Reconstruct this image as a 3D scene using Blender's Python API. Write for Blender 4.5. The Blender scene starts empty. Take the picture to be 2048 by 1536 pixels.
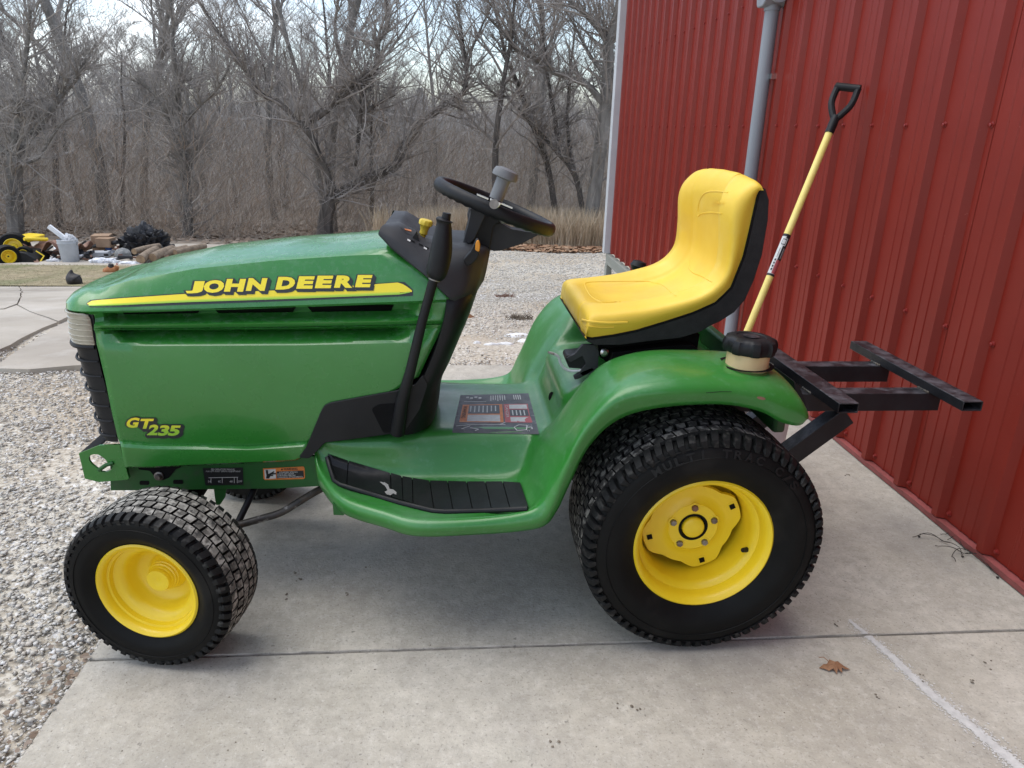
import bpy, bmesh, math, random
import numpy as np
from mathutils import Vector, Matrix, noise as mnoise
from mathutils.bvhtree import BVHTree
R = math.radians
random.seed(7); rng = np.random.default_rng(7)
S = bpy.context.scene; COL = S.collection

# ------------------------------------------------------------------ camera
F_PX, PITCH, ROLL, YAW, CAM_H = 1440.0, R(19.5), R(1.44), R(4.82), 1.18
_cy, _sy = math.cos(YAW), math.sin(YAW)
FWD = Vector((_sy*math.cos(PITCH), _cy*math.cos(PITCH), -math.sin(PITCH)))
_rt = Vector((_cy, -_sy, 0)); _up = _rt.cross(FWD)
RT = _rt*math.cos(ROLL) + _up*math.sin(ROLL)
UP = -_rt*math.sin(ROLL) + _up*math.cos(ROLL)
CAM = Vector((0, 0, CAM_H))
cd = bpy.data.cameras.new('camera'); cam = bpy.data.objects.new('camera', cd); COL.objects.link(cam)
cd.sensor_width = 36; cd.lens = F_PX/2048*36; cd.clip_end = 1000; cd.clip_start = .05
cam.matrix_world = Matrix(((RT.x, UP.x, -FWD.x, 0), (RT.y, UP.y, -FWD.y, 0), (RT.z, UP.z, -FWD.z, CAM_H), (0, 0, 0, 1)))
S.camera = cam
S.view_settings.view_transform = 'Standard'; S.view_settings.look = 'None'
S.view_settings.gamma = 1; S.view_settings.use_curve_mapping = False
S.view_settings.exposure = 1.34
S.cycles.max_bounces = 6; S.cycles.transparent_max_bounces = 6

# ------------------------------------------------------------------ world and sun
SUN_EL, SUN_AZ = R(70), R(285)          # compass angle of the sun seen from above, clockwise from +Y
w = bpy.data.worlds.new('World'); S.world = w; w.use_nodes = True
nt = w.node_tree; nt.nodes.clear()
def wn(t, **k):
    n = nt.nodes.new(t)
    for a, b in k.items(): setattr(n, a, b)
    return n
sky = wn('ShaderNodeTexSky', sky_type='NISHITA', sun_disc=False, sun_elevation=SUN_EL, sun_rotation=SUN_AZ)
tc = wn('ShaderNodeTexCoord'); mp = wn('ShaderNodeMapping'); mp.inputs['Scale'].default_value = (1, 1, 2.6)
nz = wn('ShaderNodeTexNoise'); nz.inputs['Scale'].default_value = 2.3; nz.inputs['Detail'].default_value = 7; nz.inputs['Roughness'].default_value = .55
rp = wn('ShaderNodeValToRGB'); rp.color_ramp.elements[0].position = .50; rp.color_ramp.elements[1].position = .66
rp.color_ramp.elements[0].color = (.12, .12, .12, 1); rp.color_ramp.elements[1].color = (1, 1, 1, 1)
nz2 = wn('ShaderNodeTexNoise'); nz2.inputs['Scale'].default_value = 3.1; nz2.inputs['Detail'].default_value = 6
rp2 = wn('ShaderNodeValToRGB'); rp2.color_ramp.elements[0].color = (6.0, 6.35, 6.8, 1); rp2.color_ramp.elements[1].color = (8.9, 9.1, 9.3, 1)
rp2.color_ramp.elements[0].position = .3; rp2.color_ramp.elements[1].position = .7
mx = wn('ShaderNodeMix', data_type='RGBA')
bg = wn('ShaderNodeBackground'); bg.inputs['Strength'].default_value = .1
ow = wn('ShaderNodeOutputWorld')
L = nt.links.new
L(tc.outputs['Generated'], mp.inputs['Vector']); L(mp.outputs[0], nz.inputs['Vector']); L(mp.outputs[0], nz2.inputs['Vector'])
L(nz.outputs['Fac'], rp.inputs[0]); L(nz2.outputs['Fac'], rp2.inputs[0])
L(rp.outputs[0], mx.inputs[0]); L(sky.outputs[0], mx.inputs[6]); L(rp2.outputs[0], mx.inputs[7])
L(mx.outputs[2], bg.inputs[0]); L(bg.outputs[0], ow.inputs[0])
sd = bpy.data.lights.new('sun', 'SUN'); sd.energy = 0.85; sd.angle = R(52); sd.color = (1, .955, .88)
so = bpy.data.objects.new('sun', sd); COL.objects.link(so)
sdir = Vector((math.sin(SUN_AZ)*math.cos(SUN_EL), math.cos(SUN_AZ)*math.cos(SUN_EL), math.sin(SUN_EL)))
so.rotation_euler = sdir.to_track_quat('Z', 'Y').to_euler(); so.location = (0, 0, 6)

# ------------------------------------------------------------------ measuring helpers
def ray(px, py): return FWD + RT*((px-1024)/F_PX) - UP*((py-768)/F_PX)
def at(px, py, X=None, Y=None, Z=None):
    d = ray(px, py)
    t = X/d.x if X is not None else Y/d.y if Y is not None else (Z-CAM_H)/d.z
    return CAM + d*t
GP = [(-20, 0), (3.4, 0), (4.2, .06), (5, .17), (7, .42), (9, .78), (10.5, .93), (12.5, 1.05), (16.4, 1.30), (25, 2.0), (40, 2.8), (55, 2.4), (110, -2.2), (200, -4)]
def zg(y):
    for (a, b), (c, d) in zip(GP, GP[1:]):
        if y <= c: return -(b+(d-b)*(y-a)/(c-a))
    return 5
def gat(px, py):
    d = ray(px, py); t = .5; 
    while t < 150:
        p = CAM+d*t
        if p.z < zg(p.y)-.03: return p
        t += .01
    return CAM+d*60

# ------------------------------------------------------------------ materials
MATS = {}
def mat(name, c1, c2=None, scale=8, rough=.5, rough2=None, metal=0, bump=0, bscale=None, detail=6, lo=.35, hi=.65,
        specks=None, coat=0, island=None, dust=None, stretch=None, spec=.5, alpha=None):
    m = bpy.data.materials.new(name); m.use_nodes = True; MATS[name] = m
    n = m.node_tree; b = n.nodes['Principled BSDF']; l = n.links.new
    b.inputs['Roughness'].default_value = rough; b.inputs['Metallic'].default_value = metal
    b.inputs['Coat Weight'].default_value = coat; b.inputs['Coat Roughness'].default_value = .08
    b.inputs['Specular IOR Level'].default_value = spec
    t = n.nodes.new('ShaderNodeTexCoord'); vec = t.outputs['Object']
    if stretch:
        q = n.nodes.new('ShaderNodeMapping'); q.inputs['Scale'].default_value = stretch; l(vec, q.inputs[0]); vec = q.outputs[0]
    def nse(sc, det=detail, ro=.6):
        x = n.nodes.new('ShaderNodeTexNoise'); x.inputs['Scale'].default_value = sc; x.inputs['Detail'].default_value = det
        x.inputs['Roughness'].default_value = ro; l(vec, x.inputs['Vector']); return x.outputs['Fac']
    def ramp(fac, a, bb, p0, p1):
        r = n.nodes.new('ShaderNodeValToRGB'); e = r.color_ramp.elements
        e[0].position = p0; e[1].position = p1; e[0].color = (*a, 1) if len(a) == 3 else a; e[1].color = (*bb, 1) if len(bb) == 3 else bb
        l(fac, r.inputs[0]); return r.outputs[0]
    def mix(fac, a, bb):
        x = n.nodes.new('ShaderNodeMix'); x.data_type = 'RGBA'
        for s, v in ((0, fac), (6, a), (7, bb)):
            if hasattr(v, 'links'): l(v, x.inputs[s])
            elif s == 0: x.inputs[0].default_value = v
            else: x.inputs[s].default_value = (*v, 1)
        return x.outputs[2]
    col = c1
    if island:                       # one tone per loose piece
        g = n.nodes.new('ShaderNodeNewGeometry'); r = n.nodes.new('ShaderNodeValToRGB'); cr = r.color_ramp
        while len(cr.elements) < len(island): cr.elements.new(.5)
        for i, c in enumerate(island): cr.elements[i].position = i/(len(island)-1); cr.elements[i].color = (*c, 1)
        l(g.outputs['Random Per Island'], r.inputs[0]); col = r.outputs[0]
        if c2: col = mix(ramp(nse(scale), (0, 0, 0), (1, 1, 1), lo, hi), col, c2)
    elif c2: col = ramp(nse(scale), c1, c2, lo, hi)
    for sp in (specks or []):        # (colour, scale, lo, hi, amount)
        f = ramp(nse(sp[1], sp[5] if len(sp) > 5 else 3, .8 if len(sp) > 5 else .5), (0, 0, 0), (sp[4],)*3, sp[2], sp[3]); col = mix(f, col, sp[0])
    if dust:                         # (colour, scale, lo, hi, amount) settled on faces that look up
        g = n.nodes.new('ShaderNodeNewGeometry'); sx = n.nodes.new('ShaderNodeSeparateXYZ'); l(g.outputs['Normal'], sx.inputs[0])
        mm = n.nodes.new('ShaderNodeMath'); mm.operation = 'MULTIPLY'; mm.use_clamp = True
        f = ramp(nse(dust[1], 8, .65), (0, 0, 0), (dust[4],)*3, dust[2], dust[3]); l(f, mm.inputs[0]); l(sx.outputs[2], mm.inputs[1])
        col = mix(mm.outputs[0], col, dust[0])
    if hasattr(col, 'links'): l(col, b.inputs['Base Color'])
    else: b.inputs['Base Color'].default_value = (*col, 1)
    if rough2 is not None:
        r = ramp(nse(scale*1.7), (rough,)*3, (rough2,)*3, .35, .65); l(r, b.inputs['Roughness'])
    if bump:
        bm_ = n.nodes.new('ShaderNodeBump'); bm_.inputs['Strength'].default_value = bump; bm_.inputs['Distance'].default_value = .004
        l(nse(bscale or scale*4, 5), bm_.inputs['Height']); l(bm_.outputs[0], b.inputs['Normal'])
    return m

G1 = (.025, .172, .024)
mat('green', G1, (.031, .195, .030), 5, .22, .32, bump=.025, bscale=14, specks=[((.10, .26, .11), 90, .68, .75, .35)], coat=.45, dust=((.20, .33, .23), 60, .50, .72, .45))
mat('green_worn', (.023, .165, .022), (.030, .190, .030), 6, .28, .42, bump=.04, bscale=60, coat=.25, specks=[((.16, .34, .20), 4, .58, .85, .35), ((.10, .27, .13), 60, .58, .75, .3)], dust=((.22, .36, .26), 5, .48, .80, .34))
mat('green_dark', (.009, .085, .012), (.014, .11, .017), 9, .5, .6, bump=.05, specks=[((.05, .05, .04), 14, .58, .75, .6)])
mat('yellow', (.83, .58, .012), (.87, .64, .02), 6, .36, .48, coat=.2, bump=.02)
mat('seat_yellow', (.74, .49, .038), (.79, .55, .058), 6, .42, .55, bump=.06, bscale=160, specks=[((.50, .30, .10), 5, .58, .85, .5), ((.85, .75, .35), 9, .6, .8, .25)])
mat('black', (.006, .0065, .0075), (.011, .0115, .013), 8, .40, .56, bump=.08, bscale=220, spec=.28)
mat('black_deep', (.003, .003, .0035), (.006, .006, .006), 8, .7, .8, spec=.15)
mat('grey_plastic', (.020, .021, .024), (.030, .031, .034), 10, .48, .62, bump=.05, bscale=200, spec=.35)
mat('shell', (.013, .013, .014), (.019, .019, .02), 30, .65, .75, bump=.25, bscale=300, spec=.3)
mat('rubber', (.003, .0033, .0033), (.006, .0063, .0063), 9, .5, .62, bump=.05, bscale=90, specks=[((.03, .028, .025), 9, .58, .8, .45)], spec=.16)
mat('tread_rubber', (.010, .010, .010), (.016, .0155, .015), 20, .75, .85, bump=.3, bscale=160, spec=.2)
mat('tread_top', (.015, .015, .015), (.06, .057, .053), 26, .7, .85, bump=.4, bscale=160, specks=[((.24, .23, .21), 60, .50, .62, .8)], spec=.25)
mat('tread_muddy', (.06, .057, .052), (.20, .19, .17), 30, .8, .9, bump=.5, bscale=160, specks=[((.40, .385, .35), 55, .44, .60, .85), ((.03, .03, .03), 90, .56, .64, .8)], spec=.25)
mat('tread_side', (.006, .0065, .007), (.012, .0125, .0125), 12, .5, .65, bump=.15, bscale=120, spec=.2, specks=[((.07, .068, .062), 50, .56, .7, .6)])
mat('rubber_letter', (.009, .0095, .0095), rough=.5, spec=.25)
mat('steel', (.5, .5, .5), (.6, .6, .6), 20, .3, metal=1)
mat('dull_steel', (.2, .19, .18), (.34, .32, .3), 30, .45, metal=.7, specks=[((.09, .05, .03), 25, .5, .7, .7)])
mat('rod', (.02, .018, .016), (.05, .044, .036), 30, .45, .6, specks=[((.28, .27, .25), 50, .6, .7, .7), ((.09, .06, .035), 22, .5, .7, .6)])
mat('rack_black', (.008, .008, .010), (.016, .0155, .018), 14, .36, .5, bump=.1, bscale=90, dust=((.13, .13, .145), 26, .44, .68, .7), spec=.4)
mat('knob_grey', (.12, .125, .13), (.17, .175, .18), 12, .45, .6)
mat('orange', (.75, .30, .02), rough=.45)
mat('knob_yellow', (.62, .46, .03), (.7, .52, .05), 60, .5)
mat('tank', (.58, .43, .22), (.64, .49, .27), 12, .45, spec=.4)
mat('lens', (.30, .28, .21), (.38, .35, .27), 20, .22, coat=.4, stretch=(1, 1, 8))
mat('decal_yellow', (.88, .72, .03), rough=.35); mat('decal_light', (.35, .60, .05), rough=.35); mat('decal_lime', (.62, .72, .05), rough=.35)
mat('decal_dark', (.018, .022, .023), rough=.4); mat('decal_black', (.01, .011, .012), rough=.5)
mat('print_white', (.62, .62, .60), (.5, .5, .48), 60, .5); mat('print_orange', (.72, .22, .04), (.55, .16, .03), 60, .5); mat('print_red', (.50, .07, .08), (.40, .10, .10), 60, .5)
mat('placard', (.055, .06, .068), (.10, .10, .108), 25, .4, .6, specks=[((.3, .32, .3), 60, .62, .75, .4)])
mat('silver', (.62, .62, .6), rough=.25, metal=1)
mat('wall_red', (.185, .0145, .0075), (.215, .0185, .010), 2.2, .36, .46, bump=.04, bscale=5, spec=.34, specks=[((.34, .10, .08), 130, .70, .78, .5)])
mat('base_pink', (.33, .085, .08), (.22, .06, .055), 20, .6, bump=.2)
mat('trim_grey', (.52, .54, .56), (.46, .48, .50), 3, .5); mat('screw_red', (.22, .02, .016), rough=.35)
mat('skirt', (.23, .24, .21), (.32, .33, .29), 8, .8, bump=.3, stretch=(1, .1, 1))
mat('conduit', (.22, .235, .26), (.27, .285, .31), 6, .5, .6, stretch=(1, 1, .1))
mat('concrete', (.415, .384, .318), (.555, .523, .45), 1.4, .85, bump=.35, bscale=130, detail=10,
    specks=[((.24, .22, .185), 22, .42, .68, .62, 12), ((.70, .675, .61), 31, .50, .72, .50, 12), ((.30, .28, .25), 5, .48, .75, .3), ((.25, .24, .245), .8, .54, .78, .55), ((.36, .33, .26), 3.1, .55, .75, .45), ((.26, .245, .215), 2.3, .55, .78, .75), ((.20, .185, .16), 150, .60, .67, .5), ((.70, .68, .63), 120, .62, .70, .28), ((.12, .11, .09), 60, .71, .75, .6), ((.30, .31, .22), 1.3, .60, .8, .5), ((.12, .11, .10), 45, .70, .76, .6)])
mat('old_concrete', (.34, .30, .245), (.46, .415, .35), 1.1, .9, bump=.4, bscale=40, specks=[((.22, .19, .155), .8, .50, .72, .6), ((.52, .49, .44), 4, .55, .75, .5), ((.30, .26, .20), 2.2, .55, .75, .6), ((.2, .18, .15), 60, .64, .72, .4)])
mat('joint', (.025, .022, .02), (.05, .042, .035), 30, .95)
mat('soil', (.13, .11, .085), (.20, .17, .13), 5, .95, bump=.6, bscale=30)
mat('gravel', (.38, .335, .265), (.56, .52, .44), 60, .9, bump=1.0, bscale=30, detail=2, lo=.44, hi=.56,
    specks=[((.18, .155, .125), 44, .56, .64, .7), ((.40, .32, .22), .8, .48, .62, .65), ((.74, .73, .71), 52, .60, .66, .8)])
mat('stone', (.4, .4, .4), (.30, .28, .25), 40, .85, bump=.3, island=[(.38, .35, .30), (.54, .51, .46), (.46, .43, .375), (.62, .60, .56), (.48, .42, .34), (.56, .54, .505), (.70, .685, .66)], lo=.55, hi=.8)
mat('snow', (.78, .80, .82), (.65, .66, .66), 30, .6)
mat('lawn', (.17, .14, .075), (.34, .28, .17), 9, .95, bump=.3, bscale=90, specks=[((.12, .14, .05), 1.1, .48, .66, .7), ((.30, .24, .17), 2.5, .55, .7, .6)])
mat('straw', (.3, .3, .2), island=[(.22, .17, .09), (.36, .29, .18), (.14, .15, .055), (.44, .37, .25)], rough=.9)
mat('forest_floor', (.20, .165, .13), (.32, .27, .22), 2, .98, bump=.6, bscale=20, specks=[((.28, .17, .10), 9, .55, .7, .7), ((.7, .7, .7), .7, .71, .74, .8)])
mat('leaf_litter', (.3, .2, .1), island=[(.22, .115, .06), (.36, .21, .12), (.28, .15, .085), (.44, .30, .19), (.15, .09, .055)], rough=.85)
mat('old_litter', (.2, .15, .1), island=[(.17, .12, .085), (.24, .18, .13), (.20, .15, .11), (.30, .24, .19), (.13, .10, .075)], rough=.9)
mat('bark', (.055, .047, .04), (.15, .13, .115), 6, .95, bump=.8, bscale=14, stretch=(1, 1, .25))
mat('bark_grey', (.12, .11, .098), (.24, .222, .20), 7, .95, bump=.8, bscale=14, stretch=(1, 1, .25))
mat('twig', (.20, .175, .155), (.34, .31, .285), 1.5, .95)
mat('twig_pale', (.22, .20, .18), (.36, .33, .30), 1.5, .95)
mat('brush', (.1, .1, .1), island=[(.18, .145, .115), (.38, .325, .27), (.26, .205, .16), (.62, .57, .51), (.38, .26, .17), (.50, .44, .38)], rough=.95)
mat('hazed_brush', (.1, .1, .1), island=[(.28, .255, .23), (.44, .42, .395), (.36, .325, .29), (.58, .565, .55), (.42, .35, .29)], rough=.95)  # brush tones paled and greyed: distance haze put into the colour
mat('dry_grass', (.3, .25, .18), island=[(.58, .47, .32), (.36, .27, .17), (.70, .60, .45), (.44, .31, .20)], rough=.9)
mat('evergreen', (.025, .04, .028), (.045, .06, .04), 5, .9)
mat('tarp_black', (.012, .012, .014), (.02, .02, .023), 8, .38, .55, bump=.3, bscale=12)
mat('rusty', (.15, .07, .045), (.24, .13, .085), 7, .65, bump=.3)
mat('bucket', (.38, .40, .42), (.44, .46, .48), 9, .5); mat('white_bag', (.66, .68, .70), (.8, .8, .82), 8, .5, bump=.3)
mat('cardboard', (.28, .18, .11), (.33, .22, .14), 8, .85); mat('log_bark', (.16, .12, .085), (.28, .22, .16), 12, .95, bump=.8)
mat('log_end', (.34, .24, .14), (.2, .13, .08), 20, .9); mat('boulder', (.20, .205, .195), (.30, .30, .29), 12, .8, bump=.3)
mat('blue', (.05, .14, .45), rough=.5); mat('hen_black', (.012, .011, .012), (.03, .027, .027), 30, .6, bump=.4); mat('hen_brown', (.27, .10, .035), (.36, .16, .06), 30, .8, bump=.4)
mat('comb', (.4, .03, .02), rough=.6); mat('beak', (.35, .25, .1), rough=.5)
mat('shovel_yellow', (.80, .64, .17), (.84, .69, .22), 14, .4, .5)
mat('leaf_brown', (.20, .095, .045), (.30, .155, .08), 60, .8, bump=.3)
mat('leaf_dark', (.2, .05, .025), rough=.6)
mat('blade_steel', (.13, .13, .13), (.2, .2, .2), 12, .5, metal=.6)

_m = mat('decal_fade', (.88, .72, .03), rough=.35); _n = _m.node_tree; _t = _n.nodes.new('ShaderNodeTexCoord'); _s = _n.nodes.new('ShaderNodeSeparateXYZ'); _r = _n.nodes.new('ShaderNodeValToRGB')
_r.color_ramp.elements[0].position = .25; _r.color_ramp.elements[0].color = (.30, .55, .04, 1); _r.color_ramp.elements[1].position = .75; _r.color_ramp.elements[1].color = (.88, .74, .03, 1)
_n.links.new(_t.outputs['Generated'], _s.inputs[0]); _n.links.new(_s.outputs[2], _r.inputs[0]); _n.links.new(_r.outputs[0], _n.nodes['Principled BSDF'].inputs['Base Color'])
# ------------------------------------------------------------------ object helpers
def tag(o, label=None, cat=None, group=None, kind=None):
    for k, v in (('label', label), ('category', cat), ('group', group), ('kind', kind)):
        if v: o[k] = v
    return o
def thing(name, loc, label, cat, group=None):
    o = bpy.data.objects.new(name, None); COL.objects.link(o); o.location = loc; o.empty_display_size = .1
    bpy.context.view_layer.update()
    return tag(o, label, cat, group)
def mesh(name, v, f, m, parent=None, sharp=None, smooth=True):
    me = bpy.data.meshes.new(name); me.from_pydata([tuple(p) for p in v], [], f); me.update()
    if smooth: 
        me.polygons.foreach_set('use_smooth', [True]*len(me.polygons))
        me.set_sharp_from_angle(angle=R(sharp if sharp else 35))
    ms = m if isinstance(m, (list, tuple)) else [m]
    for x in ms: me.materials.append(MATS[x])
    o = bpy.data.objects.new(name, me); COL.objects.link(o)
    if parent is not None:
        o.parent = parent; o.matrix_parent_inverse = parent_world(parent).inverted()
    return o
def parent_world(p):
    mw = p.matrix_basis.copy() if p.type == 'EMPTY' or p.parent is None else Matrix()
    if p.parent is not None: mw = parent_world(p.parent) @ p.matrix_parent_inverse @ p.matrix_basis
    return mw
def recalc(o):
    bm = bmesh.new(); bm.from_mesh(o.data); bmesh.ops.remove_doubles(bm, verts=bm.verts, dist=1e-5)
    bmesh.ops.recalc_face_normals(bm, faces=bm.faces); bm.to_mesh(o.data); bm.free(); o.data.update()
    return o
def bevel(o, wd=.004, seg=2, ang=35):
    b = o.modifiers.new('bevel', 'BEVEL'); b.width = wd; b.segments = seg; b.limit_method = 'ANGLE'; b.angle_limit = R(ang); return o
def solid(o, t, off=-1):
    b = o.modifiers.new('solid', 'SOLIDIFY'); b.thickness = t; b.offset = off; return o
def mirror_y(v, f, yc):
    n = len(v); return v+[Vector((p[0], 2*yc-p[1], p[2])) for p in v], f+[tuple(i+n for i in reversed(q)) for q in f]

class MB:
    def __init__(s): s.v = []; s.f = []
    def add(s, v, f):
        n = len(s.v); s.v += [Vector(p) for p in v]; s.f += [tuple(i+n for i in q) for q in f]; return s
    def box(s, c, d, rot=None, taper=None):
        c = Vector(c); vs = []
        for z in (-1, 1):
            for x, y in ((-1, -1), (1, -1), (1, 1), (-1, 1)):
                k = taper if (taper and z > 0) else 1
                p = Vector((x*d[0]/2*k, y*d[1]/2*k, z*d[2]/2))
                if rot: p = rot @ p
                vs.append(c+p)
        return s.add(vs, [(3, 2, 1, 0), (4, 5, 6, 7), (0, 1, 5, 4), (1, 2, 6, 5), (2, 3, 7, 6), (3, 0, 4, 7)])
    def prism(s, poly, ax, a, b):
        """poly: 2-D list; ax = axis it is pushed along ('y': poly is x,z)"""
        def P(p, t): return Vector((p[0], t, p[1])) if ax == 'y' else Vector((t, p[0], p[1])) if ax == 'x' else Vector((p[0], p[1], t))
        n = len(poly); vs = [P(p, a) for p in poly]+[P(p, b) for p in poly]
        return s.add(vs, [tuple(range(n)), tuple(range(2*n-1, n-1, -1))]+[(i, i+n, (i+1) % n+n, (i+1) % n) for i in range(n)])
    def tube(s, pts, rad, n=10, cap=True, flat=1.0):
        pts = [Vector(p) for p in pts]; m = len(pts)
        if not isinstance(rad, (list, tuple)): rad = [rad]*m
        ref = None; vs = []
        for i, p in enumerate(pts):
            t = (pts[min(i+1, m-1)]-pts[max(i-1, 0)]).normalized()
            if ref is None:
                ref = Vector((0, 0, 1)) if abs(t.z) < .9 else Vector((1, 0, 0))
            u = (ref-t*ref.dot(t)).normalized(); ref = u; q = t.cross(u)
            for k in range(n):
                a = 2*math.pi*k/n; vs.append(p+u*(rad[i]*math.cos(a)*flat)+q*(rad[i]*math.sin(a)))
        fs = [(i*n+k, i*n+(k+1) % n, (i+1)*n+(k+1) % n, (i+1)*n+k) for i in range(m-1) for k in range(n)]
        if cap: fs += [tuple(reversed(range(n))), tuple(range((m-1)*n, m*n))]
        return s.add(vs, fs)
    def lathe(s, prof, c, ax=Vector((0, 1, 0)), n=48, close=False, wob=None):
        """prof: (r, h) along ax from c"""
        ax = Vector(ax).normalized(); u = ax.orthogonal().normalized(); q = ax.cross(u); c = Vector(c); vs = []
        for j, (r, h) in enumerate(prof):
            for k in range(n):
                a = 2*math.pi*k/n; rr = r*(wob(j, a) if wob else 1); vs.append(c+ax*h+u*(rr*math.cos(a))+q*(rr*math.sin(a)))
        m = len(prof)
        fs = [(j*n+k, j*n+(k+1) % n, (j+1)*n+(k+1) % n, (j+1)*n+k) for j in range(m-1) for k in range(n)]
        if close: fs += [tuple(reversed(range(n))), tuple(range((m-1)*n, m*n))]
        return s.add(vs, fs)
    def go(s, name, m, parent=None, sharp=None, smooth=True, fix=True):
        o = mesh(name, s.v, s.f, m, parent, sharp, smooth)
        if fix:
            recalc(o)
            if smooth: o.data.set_sharp_from_angle(angle=R(sharp if sharp else 35))
        return o
def catmull(p0, p1, p2, p3, t):
    return .5*((2*p1)+(p2-p0)*t+(2*p0-5*p1+4*p2-p3)*t*t+(3*p1-p0-3*p2+p3)*t*t*t)
def spline(pts, k):
    """k points per span through pts (numpy arrays n x d)"""
    P = np.array(pts, float); n = len(P); out = []
    for i in range(n-1):
        a = P[max(i-1, 0)]; b = P[i]; c = P[i+1]; d = P[min(i+2, n-1)]
        if i == 0: a = 2*b-c
        if i == n-2: d = 2*c-b
        for j in range(k): out.append(catmull(a, b, c, d, j/k))
    out.append(P[-1]); return np.array(out)
def patch(net, ku, kv):
    """net: rows x cols x 3, smoothed both ways -> verts, faces"""
    A = np.array([spline(r, ku) for r in net]); B = np.array([spline(A[:, j], kv) for j in range(A.shape[1])])  # cols x rows x 3
    nc, nr = B.shape[:2]; v = [Vector(B[i, j]) for i in range(nc) for j in range(nr)]
    f = [(i*nr+j, (i+1)*nr+j, (i+1)*nr+j+1, i*nr+j+1) for i in range(nc-1) for j in range(nr-1)]
    return v, f
def pxy(pts, Y): return [(p.x, p.z) for p in (at(a, b, Y=Y) for a, b in pts)]
def smooth_poly(poly, k=4):
    P = [np.array(p, float) for p in poly]; n = len(P); out = []
    for i in range(n):
        for j in range(k): out.append(tuple(catmull(P[i-1], P[i], P[(i+1) % n], P[(i+2) % n], j/k)))
    return out
def round_poly(poly, r=.01, k=4):
    out = []; n = len(poly)
    for i in range(n):
        p = np.array(poly[i], float); a = np.array(poly[i-1], float)-p; b = np.array(poly[(i+1) % n], float)-p
        la, lb = np.linalg.norm(a), np.linalg.norm(b); rr = min(r, la*.45, lb*.45); A = p+a/la*rr; B = p+b/lb*rr
        for j in range(k+1):
            t = j/k; out.append(tuple((1-t)**2*A+2*t*(1-t)*p+t*t*B))
    return out
def bvh_of(o):
    dg = bpy.context.evaluated_depsgraph_get(); bpy.context.view_layer.update()
    e = o.evaluated_get(dg); me = e.to_mesh(); vs = [o.matrix_world @ v.co for v in me.vertices]; ps = [tuple(p.vertices) for p in me.polygons]
    e.to_mesh_clear(); return BVHTree.FromPolygons(vs, ps)
def on(bv, px, py, lift=.001, Yd=1.66):
    d = ray(px, py).normalized(); h = bv.ray_cast(CAM, d)
    if h[0] is None: return at(px, py, Y=Yd)
    n = h[1]; n = -n if n.dot(d) > 0 else n
    return h[0]+n*lift
GL = {}
def glyph2d(txt, off=0.0):
    k = (txt, off)
    if k in GL: return GL[k]
    c = bpy.data.curves.new('t', 'FONT'); c.body = txt; c.size = 1; c.offset = off; c.fill_mode = 'BOTH'; c.resolution_u = 3
    o = bpy.data.objects.new('t', c); COL.objects.link(o); bpy.context.view_layer.update()
    dg = bpy.context.evaluated_depsgraph_get(); me = o.evaluated_get(dg).to_mesh()
    v = [(p.co.x, p.co.y) for p in me.vertices]; f = [tuple(p.vertices) for p in me.polygons]
    o.evaluated_get(dg).to_mesh_clear(); bpy.data.objects.remove(o); bpy.data.curves.remove(c)
    GL[k] = (v, f); return GL[k]
def fit(txt, off, box, shear=0, ref=None):
    """2-D letter shapes placed in box (x0, ybottom, x1, ytop); pixel y grows downwards"""
    v, f = glyph2d(txt, off); rv, _ = glyph2d(txt, ref if ref is not None else off)
    x0 = min(p[0] for p in rv); x1 = max(p[0] for p in rv); y0 = min(p[1] for p in rv); y1 = max(p[1] for p in rv)
    X0, Y0, X1, Y1 = box; hgt = Y1-Y0
    out = []
    for x, y in v:
        t = (y-y0)/(y1-y0); out.append((X0+(x-x0)/(x1-x0)*(X1-X0)+shear*(t-.5)*abs(hgt), Y0+t*hgt))
    return out, f

# ================================================================== SETTING
def terrain():
    xs = np.concatenate([np.linspace(-120, -9, 22), np.linspace(-8, 8, 65), np.linspace(9, 80, 16)])
    ys = np.concatenate([np.linspace(-14, 3.3, 36), np.linspace(3.5, 18, 90), np.linspace(18.6, 60, 60), np.linspace(64, 220, 30)])
    v = []; f = []
    for y in ys:
        for x in xs:
            z = zg(y)-.03 + (.012*mnoise.noise((x*1.3, y*1.3, 0)) if y > 3.7 or x < -.9 else 0)
            if y > 16: z += .25*mnoise.noise((x*.2, y*.2, 3))*min(1, (y-16)/6)
            v.append((x, y, z))
    n = len(xs); f = [(j*n+i, j*n+i+1, (j+1)*n+i+1, (j+1)*n+i) for j in range(len(ys)-1) for i in range(n-1)]
    o = mesh('ground', v, f, ['gravel', 'forest_floor'])
    for p in o.data.polygons:
        c = p.center
        p.material_index = 1 if c.y > 15.9+.5*mnoise.noise((c.x*.7, 0, 0)) else 0
    tag(o, kind='structure'); return o
terrain()
XL, YF, JY = -.847, 3.62, 1.424
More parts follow.
